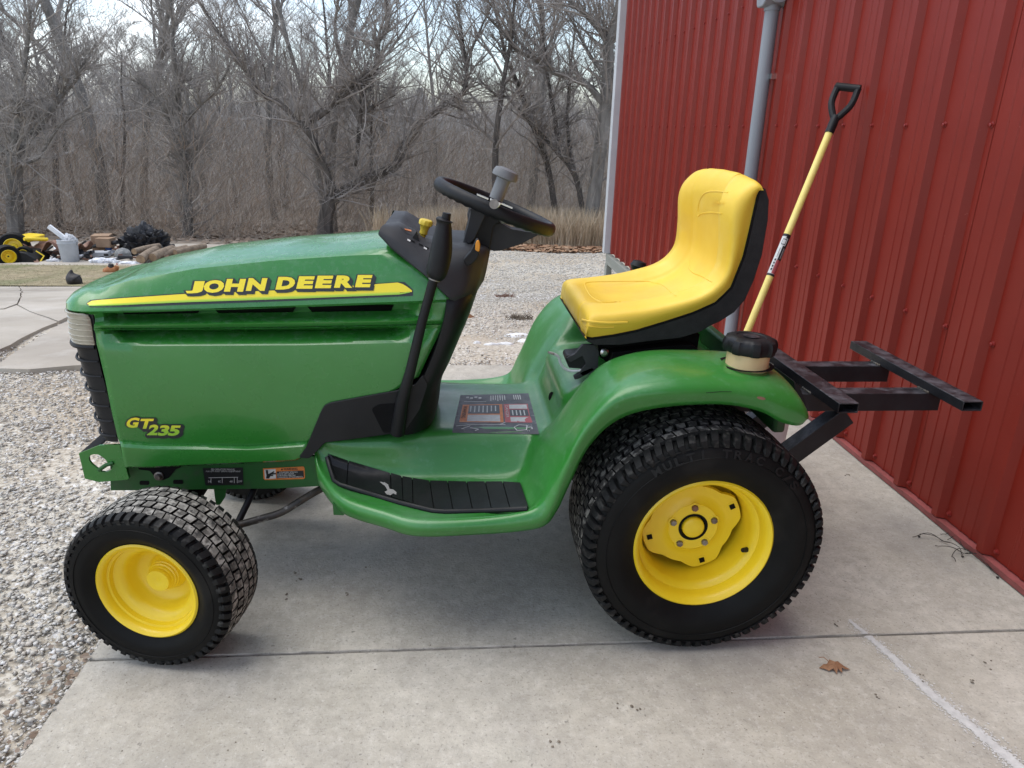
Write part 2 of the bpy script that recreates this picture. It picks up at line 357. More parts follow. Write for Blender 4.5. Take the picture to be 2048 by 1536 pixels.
def slab(name, x0, y0, x1, y1, m='concrete', z=0, th=.14):
    # a slab with uneven, slightly chipped edges
    v = []; nx = max(2, int((x1-x0)/.02)); ny = max(2, int((y1-y0)/.02)); ring = []
    def j(a, b): return .0022*mnoise.noise((a*30, b*30, 1))+.0014*mnoise.noise((a*90, b*90, 4))
    ring += [(x0+(x1-x0)*i/nx, y0+j(x0+(x1-x0)*i/nx, y0)) for i in range(nx)]
    ring += [(x1+j(y0+(y1-y0)*i/ny, x1), y0+(y1-y0)*i/ny) for i in range(ny)]
    ring += [(x1-(x1-x0)*i/nx, y1+j(x1-(x1-x0)*i/nx, y1)) for i in range(nx)]
    ring += [(x0+j(y1-(y1-y0)*i/ny, x0), y1-(y1-y0)*i/ny) for i in range(ny)]
    n = len(ring); ins = .0012
    def inn(p): return (min(max(p[0], x0+ins), x1-ins), min(max(p[1], y0+ins), y1-ins))
    v = [(*inn(p), z) for p in ring]+[(*p, z-.0022) for p in ring]+[(*p, z-th) for p in ring]
    f = [tuple(range(n))]+[(i+n, (i+1) % n+n, (i+1) % n, i) for i in range(n)]+[(i+2*n, (i+1) % n+2*n, (i+1) % n+n, i+n) for i in range(n)]
    return f, v
def slabs():
    root = None
    specs = [(XL, -3.4, 1.565, JY-.0042), (XL, JY+.0042, 1.565, YF)]
    mb = MB()
    for s_ in specs:
        f, v = slab('s', *s_); o = mesh('concrete_slab', v, f, 'concrete', None, 30); tag(o, kind='structure')
    o = MB().box((.36, JY, -.085), (2.4, .03, .07)).go('joint_filler', 'joint'); tag(o, kind='structure')
slabs()

# ------------------------------------------------------------------ loose stones
def stones(name, n, sampler, smin, smax, label, m='stone'):
    base = np.array([(1, 0, 0), (-1, 0, 0), (0, 1, 0), (0, -1, 0), (0, 0, 1), (0, 0, -1)], float)
    fc = np.array([(0, 2, 4), (2, 1, 4), (1, 3, 4), (3, 0, 4), (2, 0, 5), (1, 2, 5), (3, 1, 5), (0, 3, 5)])
    pos = sampler(n); n = len(pos)
    s_ = smin+(smax-smin)*rng.random(n)**2.6
    V = np.repeat(base[None], n, 0)*(1+.55*(rng.random((n, 6, 3))-.5)) + .35*(rng.random((n, 6, 3))-.5)
    V *= np.stack([s_*(.7+.6*rng.random(n)), s_*(.6+.5*rng.random(n)), s_*(.24+.26*rng.random(n))], 1)[:, None, :]
    a = rng.random(n)*6.28; t = (rng.random(n)-.5)*1.0; ca, sa, ct, st = np.cos(a), np.sin(a), np.cos(t), np.sin(t)
    x, y, z = V[..., 0], V[..., 1], V[..., 2]
    x, z = x*ct[:, None]+z*st[:, None], -x*st[:, None]+z*ct[:, None]
    x, y = x*ca[:, None]-y*sa[:, None], x*sa[:, None]+y*ca[:, None]
    V = np.stack([x, y, z], 2)+pos[:, None, :]
    Fc = (fc[None]+(np.arange(n)*6)[:, None, None]).reshape(-1, 3)
    me = bpy.data.meshes.new(name); me.vertices.add(n*6); me.vertices.foreach_set('co', V.reshape(-1))
    me.loops.add(len(Fc)*3); me.loops.foreach_set('vertex_index', Fc.reshape(-1).astype(np.int32))
    me.polygons.add(len(Fc)); me.polygons.foreach_set('loop_start', (np.arange(len(Fc))*3).astype(np.int32))
    me.update(calc_edges=True); me.materials.append(MATS[m])
    o = bpy.data.objects.new(name, me); COL.objects.link(o); tag(o, label, None, None, 'stuff'); return o
zgv = np.vectorize(zg)
def samp_left(n):
    x = XL+.0-3.2*rng.random(n)**1.25-.01; y = .7+4.2*rng.random(n)**1.1
    q = np.sin(x*5.1+1.3*np.sin(y*3.7))+np.sin(y*4.3+1.7*np.sin(x*2.9))+.6*np.sin(x*13+y*9)
    keep = (q > -.9) | (rng.random(n) < .35) | (x > XL-.12); x = x[keep]; y = y[keep]; n = len(x)
    return np.stack([x, y, zgv(y)-.028+.010*rng.random(n)], 1)
stones('gravel_stones', 105000, samp_left, .0026, .0115, 'loose pale crushed stone beside the concrete slab on the left')
def samp_mid(n):
    y = 3.66+7.5*rng.random(n)**1.4; x = -.9+2.9*rng.random(n)*(1+y*.03)
    q = .9*np.exp(-((y-4.5+.3*np.sin(x*4))/.75)**2)*(1+.35*np.sin(x*9+y*7)); keep = rng.random(n) > q; x = x[keep]; y = y[keep]; n = len(x)
    return np.stack([x, y, zgv(y)-.026+.01*rng.random(n)], 1)
stones('gravel_stones', 42000, samp_mid, .0045, .015, 'loose pale crushed stone of the yard behind the tractor')

def samp_far(n):
    y = 7.5+8.2*rng.random(n); x = -3+8.0*rng.random(n); return np.stack([x, y, zgv(y)-.028+.01*rng.random(n)], 1)
stones('gravel_stones', 26000, samp_far, .010, .026, 'larger pale crushed stone of the far yard up to the leaves')

# ------------------------------------------------------------------ old concrete, lawn strip
def drape(name, outline_px, m, kind='structure', lift=.02, thick=.05):
    pts = [gat(*p) for p in outline_px]; cx = sum(p.x for p in pts)/len(pts); cyy = sum(p.y for p in pts)/len(pts)
    dense = []
    for i, p in enumerate(pts):
        q = pts[(i+1) % len(pts)]; k = max(1, int((q-p).length/.25))
        for j in range(k):
            r_ = p.lerp(q, j/k); dense.append((r_.x+.02*mnoise.noise(r_*3), r_.y+.02*mnoise.noise(r_*3+Vector((5, 0, 0)))))
    bm = bmesh.new(); vs = [bm.verts.new((x, y, zg(y)-.03+lift)) for x, y in dense]
    bm.faces.new(vs); bmesh.ops.triangulate(bm, faces=bm.faces)
    bmesh.ops.recalc_face_normals(bm, faces=bm.faces)
    me = bpy.data.meshes.new(name); bm.to_mesh(me); bm.free(); me.materials.append(MATS[m])
    o = bpy.data.objects.new(name, me); COL.objects.link(o); solid(o, thick, -1 if me.polygons[0].normal.z > 0 else 1); tag(o, kind=kind); return o
# cracked apron: broken pieces with joints between them
def strip_ground(name, x0, x1, y0, y1, m, lift, n=14, kind='structure'):
    v = []; f = []; nx = 30
    for j in range(n+1):
        y = y0+(y1-y0)*j/n
        for i in range(nx+1):
            x = x0+(x1-x0)*i/nx; v.append((x, y+(.06*mnoise.noise((x*1.5, j//n*9, 2)) if j in (0, n) else 0), zg(y)-.03+lift))
    k = nx+1; f = [(j*k+i, j*k+i+1, (j+1)*k+i+1, (j+1)*k+i) for j in range(n) for i in range(nx)]
    return tag(mesh(name, v, f, m), kind=kind)
YL0, YL1 = gat(60, 575).y, gat(60, 533).y
strip_ground('lawn', -14, -1.2, YL0-.05, YL1, 'lawn', .028)
strip_ground('gravel_path', -14, -1.5, YL1, 15.9, 'old_concrete', .012)
def conc_piece(outline, lift=.03):
    return drape('old_concrete_slab', outline, 'old_concrete', lift=lift, thick=.08)
conc_piece([(-330, 577), (38, 578), (44, 590), (40, 604), (35, 614), (10, 624), (-330, 640)])
conc_piece([(40, 578), (330, 578), (330, 600), (190, 620), (150, 634), (120, 650), (60, 629), (44, 619), (37, 615), (43, 604), (47, 590)])
conc_piece([(-330, 642), (10, 626), (35, 617), (60, 631), (118, 652), (60, 676), (20, 700), (-10, 712), (-330, 700)])
conc_piece([(300, 630), (140, 650), (112, 664), (70, 690), (20, 722), (2, 738), (-10, 748), (60, 750), (150, 742), (300, 735)], .03)
conc_piece([(-330, 705), (-12, 716), (-8, 722), (-30, 742), (-330, 760)], .03)

def grass_blades(name, n, samp, h0, h1, m, label, lean=.4, wd=.004):
    P = samp(n); n = len(P); h = h0+(h1-h0)*rng.random(n); a = rng.random(n)*6.28; le = lean*rng.random(n)*h
    d = rng.random(n)*6.28; V = np.zeros((n, 5, 3)); wx, wy = np.cos(a)*wd, np.sin(a)*wd; lx, ly = np.cos(d)*le, np.sin(d)*le
    for k, (t, s_) in enumerate(((0, -1), (0, 1), (.55, .8), (.55, -.8), (1, 0))):
        V[:, k, 0] = P[:, 0]+wx*s_+lx*t*t; V[:, k, 1] = P[:, 1]+wy*s_+ly*t*t; V[:, k, 2] = P[:, 2]+h*t
    idx = np.arange(n)*5
    q = np.stack([idx, idx+1, idx+2, idx+3], 1); t_ = np.stack([idx+3, idx+2, idx+4], 1)
    me = bpy.data.meshes.new(name); me.vertices.add(n*5); me.vertices.foreach_set('co', V.reshape(-1))
    loops = np.concatenate([q.reshape(-1), t_.reshape(-1)]).astype(np.int32); me.loops.add(len(loops)); me.loops.foreach_set('vertex_index', loops)
    st = np.concatenate([np.arange(n)*4, n*4+np.arange(n)*3]).astype(np.int32); me.polygons.add(2*n); me.polygons.foreach_set('loop_start', st)
    me.update(calc_edges=True); me.materials.append(MATS[m]); o = bpy.data.objects.new(name, me); COL.objects.link(o)
    return tag(o, label, None, None, 'stuff')
def s_lawn(n):
    y = YL0-.12+(YL1-YL0+.2)*rng.random(n); x = -12+10.8*rng.random(n); return np.stack([x, y, zgv(y)-.02], 1)
grass_blades('lawn_grass', 30000, s_lawn, .012, .035, 'straw', 'short winter-brown grass of the lawn strip', 1.2)
def s_tall(n):
    x = -1.9+7.4*rng.random(n); k_ = (np.sin(x*7)+np.sin(x*3.1+2)+np.sin(x*17))*.2+.55+.25*np.clip(x, -1.5, 1.5); x = x[rng.random(n) < k_]; n = len(x); y = 16.3+2.6*rng.random(n)**1.5+.3*np.sin(x*1.7); return np.stack([x, y, zgv(y)-.05], 1)
grass_blades('tall_dry_grass', 34000, s_tall, .2, .98, 'dry_grass', 'tall tan dry grass along the edge of the woods', .45, .006)
def leaves(name, n, samp, size, m, label):
    P = samp(n); n = len(P); a = rng.random(n)*6.28; t = (rng.random(n)-.5)*1.4; s_ = size*(.6+.8*rng.random(n))
    base = np.array([(-1, -.5, .1), (.2, -.7, 0), (1, 0, .25), (.2, .7, 0), (-1, .4, .2)])
    V = base[None]*s_[:, None, None]; x, y, z = V[..., 0].copy(), V[..., 1].copy(), V[..., 2].copy()
    ct, st = np.cos(t)[:, None], np.sin(t)[:, None]; y, z = y*ct-z*st, y*st+z*ct
    ca, sa = np.cos(a)[:, None], np.sin(a)[:, None]; x, y = x*ca-y*sa, x*sa+y*ca
    V = np.stack([x, y, z+.012], 2)+P[:, None, :]
    me = bpy.data.meshes.new(name); me.vertices.add(n*5); me.vertices.foreach_set('co', V.reshape(-1))
    me.loops.add(n*5); me.loops.foreach_set('vertex_index', np.arange(n*5).astype(np.int32))
    me.polygons.add(n); me.polygons.foreach_set('loop_start', (np.arange(n)*5).astype(np.int32))
    me.update(calc_edges=True); me.materials.append(MATS[m]); o = bpy.data.objects.new(name, me); COL.objects.link(o)
    return tag(o, label, None, None, 'stuff')
def s_lit(n):
    x = -2+7*rng.random(n); y = 15.0+1.9*rng.random(n)**.7+.25*np.sin(x*2); return np.stack([x, y, zgv(y)-.03+.04*rng.random(n)], 1)
leaves('leaf_litter', 9000, s_lit, .055, 'leaf_litter', 'fallen brown leaves drifted along the edge of the yard')
def s_lit2(n):
    x = -22+28*rng.random(n); y = 16+9*rng.random(n); return np.stack([x, y, zgv(y)-.03+.04*rng.random(n)], 1)
leaves('leaf_litter', 9000, s_lit2, .055, 'old_litter', 'fallen brown leaves on the floor of the woods')
def s_edge(n):
    x = XL-.004-.10*rng.random(n)**1.8; y = .8+2.6*rng.random(n); return np.stack([x, y, -.018+.012*rng.random(n)], 1)
leaves('edge_litter', 420, s_edge, .0065, 'old_litter', 'brown leaf bits and stems caught along the left edge of the slab')
# snow remnants on the gravel
def blob(name, c, rx, ry, h, m, kind=None, seed=0, n=26, rings=5):
    mb = MB(); vs = [(c[0], c[1], c[2]+h)]; f = []
    for k in range(1, rings+1):
        for i in range(n):
            a = 6.283*i/n; q = 1+.5*mnoise.noise((math.cos(a)*1.6+seed, math.sin(a)*1.6, seed)); r_ = k/rings
            vs.append((c[0]+rx*q*r_*math.cos(a), c[1]+ry*q*r_*math.sin(a), c[2]+h*math.cos(r_*1.57)+(.25*h*mnoise.noise((i*.7, k, seed)) if k < rings else -.01)))
    for i in range(n): f.append((0, 1+i, 1+(i+1) % n))
    for k in range(rings-1):
        for i in range(n): f.append((1+k*n+i, 1+(k+1)*n+i, 1+(k+1)*n+(i+1) % n, 1+k*n+(i+1) % n))
    return mesh(name, vs, f, m)
for i, (px, py, rx, ry) in enumerate([(1040, 672, .10, .035), (1062, 684, .09, .05), (1012, 690, .06, .02), (985, 692, .05, .015), (1085, 692, .08, .04), (955, 688, .03, .012)]):
    p = gat(px, py); o = blob('snow_patch', (p.x, p.y, zg(p.y)-.022), rx, ry, .012, 'snow', seed=i*3.1)
    tag(o, None, None, None, 'structure')

# ================================================================== WOODS
def tree_mesh(seed, H, lean=0, trunk_r=.16, nl1=13, dens=1.0, spread=1.0):
    rnd = random.Random(seed); T = MB(); C = MB()
    def grow(mb, p, d, ln, r, lv, nseg, sides, wob):
        pts = [p.copy()]; rs = [r]; dd = d.copy()
        for i in range(nseg):
            dd = (dd+Vector((rnd.uniform(-1, 1), rnd.uniform(-1, 1), rnd.uniform(-.6, .9)))*wob).normalized()
            p = p+dd*(ln/nseg); pts.append(p.copy()); rs.append(max(.0026, r*(1-.8*(i+1)/nseg)))
        mb.tube(pts, rs, sides, cap=False); return pts, rs
    tp, tr = grow(T, Vector((0, 0, -.2)), Vector((lean, rnd.uniform(-.08, .08), 1)).normalized(), H, trunk_r, 0, 12, 8, .11)
    def kids(pts, rs, n, lv, ln):
        for _ in range(n):
            t = rnd.uniform(.28 if lv == 1 else .15, .98)*(len(pts)-1); i = int(t); p = pts[i].lerp(pts[min(i+1, len(pts)-1)], t-i)
            d0 = (pts[min(i+1, len(pts)-1)]-pts[max(i-1, 0)]).normalized()
            a = rnd.uniform(0, 6.283); o = Vector((math.cos(a), math.sin(a), rnd.uniform(-.1, .5)))
            d = (d0*(.75 if lv > 1 else .55)+o*spread*rnd.uniform(.5, .95)).normalized()
            r = rs[i]*(.55 if lv == 1 else .6); L2 = ln*rnd.uniform(.6, 1.15)*(1-.35*t/(len(pts)-1))
            r = max(r, .0038)
            q, qr = grow(C, p, d, L2, r, lv, (7, 5, 3, 3)[lv-1], (5, 3, 3, 3)[lv-1], (.24, .24, .22, .2)[lv-1])
            if lv < 4: kids(q, qr, max(1, int((0, 7, 6, 4)[lv]*dens*rnd.uniform(.7, 1.3))), lv+1, L2*(.52, .55, .55)[lv-1])
    kids(tp, tr, nl1, 1, H*.42)
    return T, C
VAR = []
for i, (H, ln, r_, n1, de, spd) in enumerate([(9, .05, .13, 16, 1.25, 1.0), (11, -.08, .15, 17, 1.2, .8), (7, .15, .10, 16, 1.3, 1.0), (10, .0, .11, 15, 1.2, .7), (6, -.2, .08, 16, 1.4, 1.1), (12, .1, .17, 18, 1.1, .9), (8, .3, .11, 15, 1.3, 1.2)]):
    T, C = tree_mesh(100+i, H, ln, r_, n1, de, spd)
    mt = mesh('v', T.v, T.f, 'bark_grey' if i % 2 else 'bark'); mc = mesh('v', C.v, C.f, 'twig_pale' if i % 3 == 1 else 'twig', smooth=False)
    VAR.append((mt.data, mc.data)); bpy.data.objects.remove(mt); bpy.data.objects.remove(mc)
_kinds = ['medium grey-brown bare tree', 'tall pale bare tree', 'short bushy bare tree', 'slim upright bare tree', 'low leaning sapling', 'tall thick-trunked bare tree', 'slanting bare tree']
def place_tree(k, x, y, s_, rz, label, group):
    r_ = bpy.data.objects.new('bare_tree', None); COL.objects.link(r_); r_.location = (x, y, zg(y)-.05); r_.scale = (s_, s_, s_); r_.rotation_euler = (0, 0, rz)
    tag(r_, label, 'tree', group)
    for nm, me in (('trunk', VAR[k][0]), ('crown', VAR[k][1])):
        o = bpy.data.objects.new(nm, me); COL.objects.link(o); o.parent = r_
    return r_
trs = random.Random(5)
near_list = []
for i in range(64):
    y = 17.6+ (i/64)**1.1*19+trs.uniform(-.5, .5); x = trs.uniform(-.80*y, .36*y)
    k = trs.choice([0, 1, 2, 3, 3, 4, 5, 6, 0]); 
    near_list.append((x/y, k, x, y, trs.uniform(.75, 1.15), trs.uniform(0, 6.28)))
_ord = ['zeroth', 'first', 'second', 'third', 'fourth', 'fifth', 'sixth', 'seventh', 'eighth', 'ninth', 'tenth', 'eleventh', 'twelfth', 'thirteenth', 'fourteenth', 'fifteenth']
_cnt = {}
near_list = [q for i_, q in enumerate(near_list) if not (-.22 < q[0] < .2 and i_ % 3) and not (-.42 < q[0] < -.22 and i_ % 3 == 0)]
for q_, k, x, y, sc_, rz_ in sorted(near_list):
    _cnt[k] = _cnt.get(k, 0)+1
    place_tree(k, x, y, sc_, rz_, _kinds[k]+' in the near woods, '+_ord[min(15, _cnt[k])]+' of its kind from the left', 'bare trees in the near woods')
for i in range(130):
    y = 36+55*(i/130)**1.1+trs.uniform(-2, 2); x = trs.uniform(-.80*y, .34*y); k = trs.choice([0, 1, 3, 5, 5, 1])
    place_tree(k, x, y, ((.085 if x/y < -.2 else .045)*y+3.6+zg(y)*-.6)/10.5*trs.uniform(.55, 1.05), trs.uniform(0, 6.28), _kinds[k]+' far back in the leafless woods', 'bare trees in the far woods')

# thicket: fine brush that reads as one mass
def thicket(name, n, samp, h0, h1, m, label, r0=.004, seg=4, wob=.35, up=.9):
    P = samp(n); n = len(P); h = h0+(h1-h0)*rng.random(n)**1.3
    d = rng.normal(size=(n, 3)); d[:, 2] = np.abs(d[:, 2])*.6+up; d /= np.linalg.norm(d, axis=1)[:, None]
    V = np.zeros((n, seg+1, 3, 3)); p = P.copy(); ang = np.array([0, 2.094, 4.189])
    for s_ in range(seg+1):
        r_ = (r0*(1-.75*s_/seg))*(.6+.8*rng.random(n)); 
        for k in range(3):
            V[:, s_, k, 0] = p[:, 0]+r_*math.cos(ang[k]); V[:, s_, k, 1] = p[:, 1]+r_*math.sin(ang[k]); V[:, s_, k, 2] = p[:, 2]+r_*.3*k
        d = d+rng.normal(size=(n, 3))*wob; d[:, 2] += .05; d /= np.linalg.norm(d, axis=1)[:, None]; p = p+d*(h/seg)[:, None]
    fc = []
    for s_ in range(seg):
        for k in range(3): a = s_*3+k; b = s_*3+(k+1) % 3; fc.append((a, b, b+3, a+3))
    fc = np.array(fc); Fc = (fc[None]+(np.arange(n)*3*(seg+1))[:, None, None]).reshape(-1, 4)
    me = bpy.data.meshes.new(name); me.vertices.add(n*3*(seg+1)); me.vertices.foreach_set('co', V.reshape(-1))
    me.loops.add(len(Fc)*4); me.loops.foreach_set('vertex_index', Fc.reshape(-1).astype(np.int32))
    me.polygons.add(len(Fc)); me.polygons.foreach_set('loop_start', (np.arange(len(Fc))*4).astype(np.int32))
    me.update(calc_edges=True); me.materials.append(MATS[m]); o = bpy.data.objects.new(name, me); COL.objects.link(o)
    return tag(o, label, None, None, 'stuff')
def s_br(n):
    x = -17+23*rng.random(n); y = 17+7*rng.random(n)+.3*np.sin(x*1.3); return np.stack([x, y, zgv(y)-.05+2.6*rng.random(n)**1.7], 1)
thicket('underbrush', 22000, s_br, .6, 1.9, 'brush', 'dense tangle of bare brown brush under the trees', .0045, 5, .5, .5)
def s_br2(n):
    y = 26+22*rng.random(n); x = (-.75+1.1*rng.random(n))*y; return np.stack([x, y, zgv(y)+3.4*rng.random(n)**1.2], 1)
thicket('underbrush', 26000, s_br2, 1.2, 3.6, 'hazed_brush', 'dense bare brush and saplings farther into the woods', .008, 4, .4, .8)
def s_br3(n):
    y = 55+45*rng.random(n); x = (-.78+1.2*rng.random(n))*y; return np.stack([x, y, zgv(y)+1.6*rng.random(n)], 1)
thicket('far_woods', 20000, s_br3, 1.5, 4.2, 'hazed_brush', 'far leafless woods on the rise that read as one grey mass', .02, 4, .25, 1.4)

def s_br4(n):
    y = 34+30*rng.random(n); x = (-.76+1.16*rng.random(n))*y; top = np.where(x/y < -.2, .062, .035)*y
    return np.stack([x, y, 1.18+top*(rng.random(n)*1.9-1.0)], 1)
thicket('treetop_twigs', 30000, s_br4, .7, 2.2, 'hazed_brush', 'fine grey twigs of the farther treetops that read as one lacy mass', .007, 4, .38, .9)
# hero trees traced where they stand
def limb(mb, pts, Y, r0, r1, dy=0, sides=8, root=None):
    n = len(pts); P = []
    for i, p in enumerate(pts):
        P.append(at(p[0], p[1], Y=Y+dy*i/(n-1)))
    Q = spline([tuple(p) for p in P], 4); P = [Vector(q)+Vector((.02, .02, .02))*mnoise.noise(Vector(q)*3) for q in Q]
    rs = [r0+(r1-r0)*i/(len(P)-1) for i in range(len(P))]
    mb.tube(P, rs, sides, cap=True); return P, rs
def twigs_on(mb, P, rs, n, ln, rnd, lv=2):
    for _ in range(n):
        i = rnd.randrange(int(len(P)*.1), len(P)); p = P[i]; d0 = (P[min(i+1, len(P)-1)]-P[max(i-1, 0)]).normalized()
        d = (d0*.5+Vector((rnd.uniform(-1, 1), rnd.uniform(-1, 1), rnd.uniform(-.45, 1)))).normalized(); L2 = ln*rnd.uniform(.4, 1.2)
        q = p.copy(); pts = [q.copy()]; r = max(.0042, min(rs[i]*.45, .026)); k = 5
        for j in range(k):
            d = (d+Vector((rnd.uniform(-1, 1), rnd.uniform(-1, 1), rnd.uniform(-.5, .9)))*.24).normalized(); q = q+d*L2/k; pts.append(q.copy())
        rr = [r*(1-.8*j/k) for j in range(k+1)]; mb.tube(pts, rr, 4 if lv == 2 else 3, cap=False)
        if lv > 0: twigs_on(mb, pts, rr, int(5+3*rnd.random()), L2*.5, rnd, lv-1)
def hero(name, Y, limbs, label, bark='bark', ntw=26, ln=1.5, seed=1, tw='twig'):
    """limbs[0] is the trunk"""
    rnd = random.Random(seed); base = at(*limbs[0][0][0], Y=Y); root = thing(name, (base.x, Y, zg(Y)), label, 'tree')
    t = MB(); c = MB(); tr = MB()
    for i, (pts, r0, r1, dy) in enumerate(limbs):
        m_ = t if i == 0 else c
        if i == 0: 
            b = at(*pts[0], Y=Y); P, rs = limb(m_, pts, Y, r0, r1, dy)
            t.tube([Vector((b.x-.05, Y, zg(Y)-.3)), Vector((b.x, Y, b.z))], [r0*1.4, r0], 8)
        else: P, rs = limb(m_, pts, Y, r0, r1, dy)
        twigs_on(tr, P, rs, int(ntw*len(P)/12), ln, rnd)
    t.go('trunk', bark, root, fix=False); c.go('limb', bark, root, fix=False); tr.go('crown', tw, root, smooth=False, fix=False)
hero('leaning_tree', 17.6, [
    ([(650, 440), (660, 405), (672, 392)], .17, .15, 0),
    ([(672, 392), (720, 365), (789, 333), (806, 296), (844, 244), (898, 206), (928, 183), (933, 145), (925, 78), (915, 10)], .13, .03, .8),
    ([(668, 395), (655, 350), (644, 321), (620, 271), (598, 245), (556, 205), (513, 181), (489, 137), (440, 70), (400, 10)], .10, .03, -.6),
    ([(606, 250), (651, 220), (715, 162), (752, 135), (756, 85), (776, 50), (770, -20)], .10, .03, .4),
    ([(728, 222), (722, 172), (735, 160)], .06, .05, .2), ([(728, 225), (760, 205), (790, 190)], .05, .02, .2), ([(725, 170), (715, 300), (712, 330)], .05, .04, .5),
    ([(898, 206), (915, 215), (925, 222)], .03, .02, 0), ([(928, 183), (938, 120), (960, 60), (990, 0)], .04, .015, .5)],
    'large dark leaning tree with long limbs sprawling above the tractor hood', 'bark', 26, 1.5, 3)
hero('forked_tree', 17.2, [
    ([(1183, 430), (1192, 360), (1202, 288), (1208, 240), (1212, 203), (1217, 120), (1218, 85), (1232, 40), (1245, -20)], .17, .10, 0),
    ([(1216, 85), (1200, 60), (1175, 34), (1150, 12), (1130, -10)], .07, .05, .3),
    ([(1205, 205), (1175, 170), (1148, 159), (1107, 145), (1070, 120), (1040, 101), (1000, 60), (972, 30)], .08, .025, 1),
    ([(1212, 205), (1232, 180), (1250, 140)], .06, .03, .2), ([(1210, 150), (1180, 110), (1160, 70), (1130, 20)], .05, .02, .6)],
    'tall forked grey tree standing just left of the barn corner', 'bark_grey', 20, 1.4, 5)
hero('broad_tree', 17.5, [
    ([(31, 475), (30, 400), (29, 345), (29, 314)], .18, .15, 0),
    ([(29, 316), (8, 302), (-30, 270), (-60, 200)], .10, .05, .3), ([(29, 316), (60, 275), (102, 222), (130, 180), (154, 150), (190, 90)], .09, .02, .4),
    ([(27, 310), (35, 230), (45, 180), (52, 100), (60, 20)], .09, .03, -.3), ([(30, 320), (75, 318), (120, 250), (180, 215)], .04, .015, -.6)],
    'broad grey tree forking low at the far left edge of the photo', 'bark_grey', 30, 1.5, 8, 'twig_pale')
hero('slim_tree', 18.2, [
    ([(376, 492), (376, 440), (376, 407), (374, 370), (371, 330)], .13, .09, 0), ([(371, 335), (372, 310), (386, 297), (398, 296)], .06, .03, .2),
    ([(371, 330), (340, 250), (310, 190), (250, 150)], .06, .02, .4), ([(371, 330), (360, 220), (350, 150), (345, 60), (340, -10)], .07, .025, .2), ([(355, 260), (400, 210), (440, 170), (480, 80)], .05, .02, -.5)],
    'slim grey tree rising behind the log pile with arching twigs', 'bark_grey', 30, 1.4, 11, 'twig_pale')
hero('curved_tree', 18.6, [
    ([(1110, 420), (1095, 330), (1070, 260), (1035, 170), (1010, 110)], .08, .05, 0), ([(1010, 110), (1000, 60), (985, 0)], .045, .02, .2), ([(1070, 260), (1020, 200), (990, 190), (960, 160)], .04, .02, .3)],
    'thin curved tree between the steering wheel and the forked tree', 'bark', 26, 1.2, 13)
hero('arching_tree', 18.0, [
    ([(1165, 415), (1150, 350), (1120, 310), (1085, 270), (1045, 225)], .07, .05, 0), ([(1120, 310), (1110, 240), (1095, 150), (1085, 60), (1080, 0)], .06, .02, .4), ([(1150, 350), (1135, 250), (1140, 150), (1150, 60)], .05, .02, .2)],
    'dark arching tree whose low limb bends left beside the barn', 'bark', 26, 1.2, 17)
# low hedge-like evergreen haze far back
for i, (px, y, s_) in enumerate([(330, 62, 3.2), (285, 66, 2.6), (700, 64, 2.8), (840, 60, 2.4)]):
    p = at(px, 190, Y=y); root = thing('cedar_tree', (p.x, y, zg(y)), ['dull green cedar farthest left among the far bare trees', 'small dull green cedar left of the broadest one, deep in the woods', 'dull green cedar seen behind the leaning tree limbs', 'dull green cedar far back above the steering wheel'][i], 'tree', 'cedars far back in the woods')
    MB().tube([(p.x, y, zg(y)-.2), (p.x, y, zg(y)+s_*2.2)], [.16, .04], 6).go('trunk', 'bark', root)
    rc = random.Random(i); cm = MB()
    for _ in range(1500):
        t = rc.random(); a = rc.uniform(0, 6.28); rr = s_*.62*(1-t)**.7*rc.uniform(.3, 1)+.1; c = Vector((p.x+rr*math.cos(a), y+rr*math.sin(a), zg(y)+.4+t*s_*2.3))
        e = Vector((rc.uniform(-1, 1), rc.uniform(-1, 1), rc.uniform(-1, 1))).normalized()*.16; g = Vector((rc.uniform(-1, 1), rc.uniform(-1, 1), rc.uniform(-1, 1))).normalized()*.09
        cm.add([c-e, c+g, c+e], [(0, 1, 2)])
    cm.go('crown', 'evergreen', root, smooth=False, fix=False)
# ================================================================== BARN
WX, YE = 1.577, 7.27
barn = thing('barn', (WX, 2.0, 0), 'red ribbed metal barn with pale grey corner trim filling the right side', 'barn')
PW, HT = .2145*4, 3.75
def panel_profile():
    # y offset, outward height; one panel = 4 major ribs with two fine ribs between each pair
    p = []
    for k in range(4):
        o = k*.2145
        p += [(o, 0), (o+.024, 0), (o+.037, .024), (o+.062, .024), (o+.075, 0)]
        for c in (.122, .168): p += [(o+c-.007, 0), (o+c-.004, .0026), (o+c+.004, .0026), (o+c+.007, 0)]
    p += [(4*.2145, 0)]
    return p
pp = panel_profile(); pv = []; nzr = 7
for j in range(nzr):
    for y, h in pp: pv.append((-h, y, .028+(HT-.028)*j/(nzr-1)))
k = len(pp); pf = [(j*k+i, (j+1)*k+i, (j+1)*k+i+1, j*k+i+1) for j in range(nzr-1) for i in range(k-1)]
pmo = mesh('wall_panel', pv, pf, 'wall_red', None, 20); pme = pmo.data; bpy.data.objects.remove(pmo)
sb = MB(); sb.lathe([(.0098, 0), (.0098, .002), (.0058, .0026), (.0058, .008), (.001, .0095)], (0, 0, 0), (-1, 0, 0), 6); so_ = sb.go('screw', 'screw_red'); sme = so_.data; bpy.data.objects.remove(so_)
binv = parent_world(barn).inverted()
SY0 = 2.464-.0
npan = 12
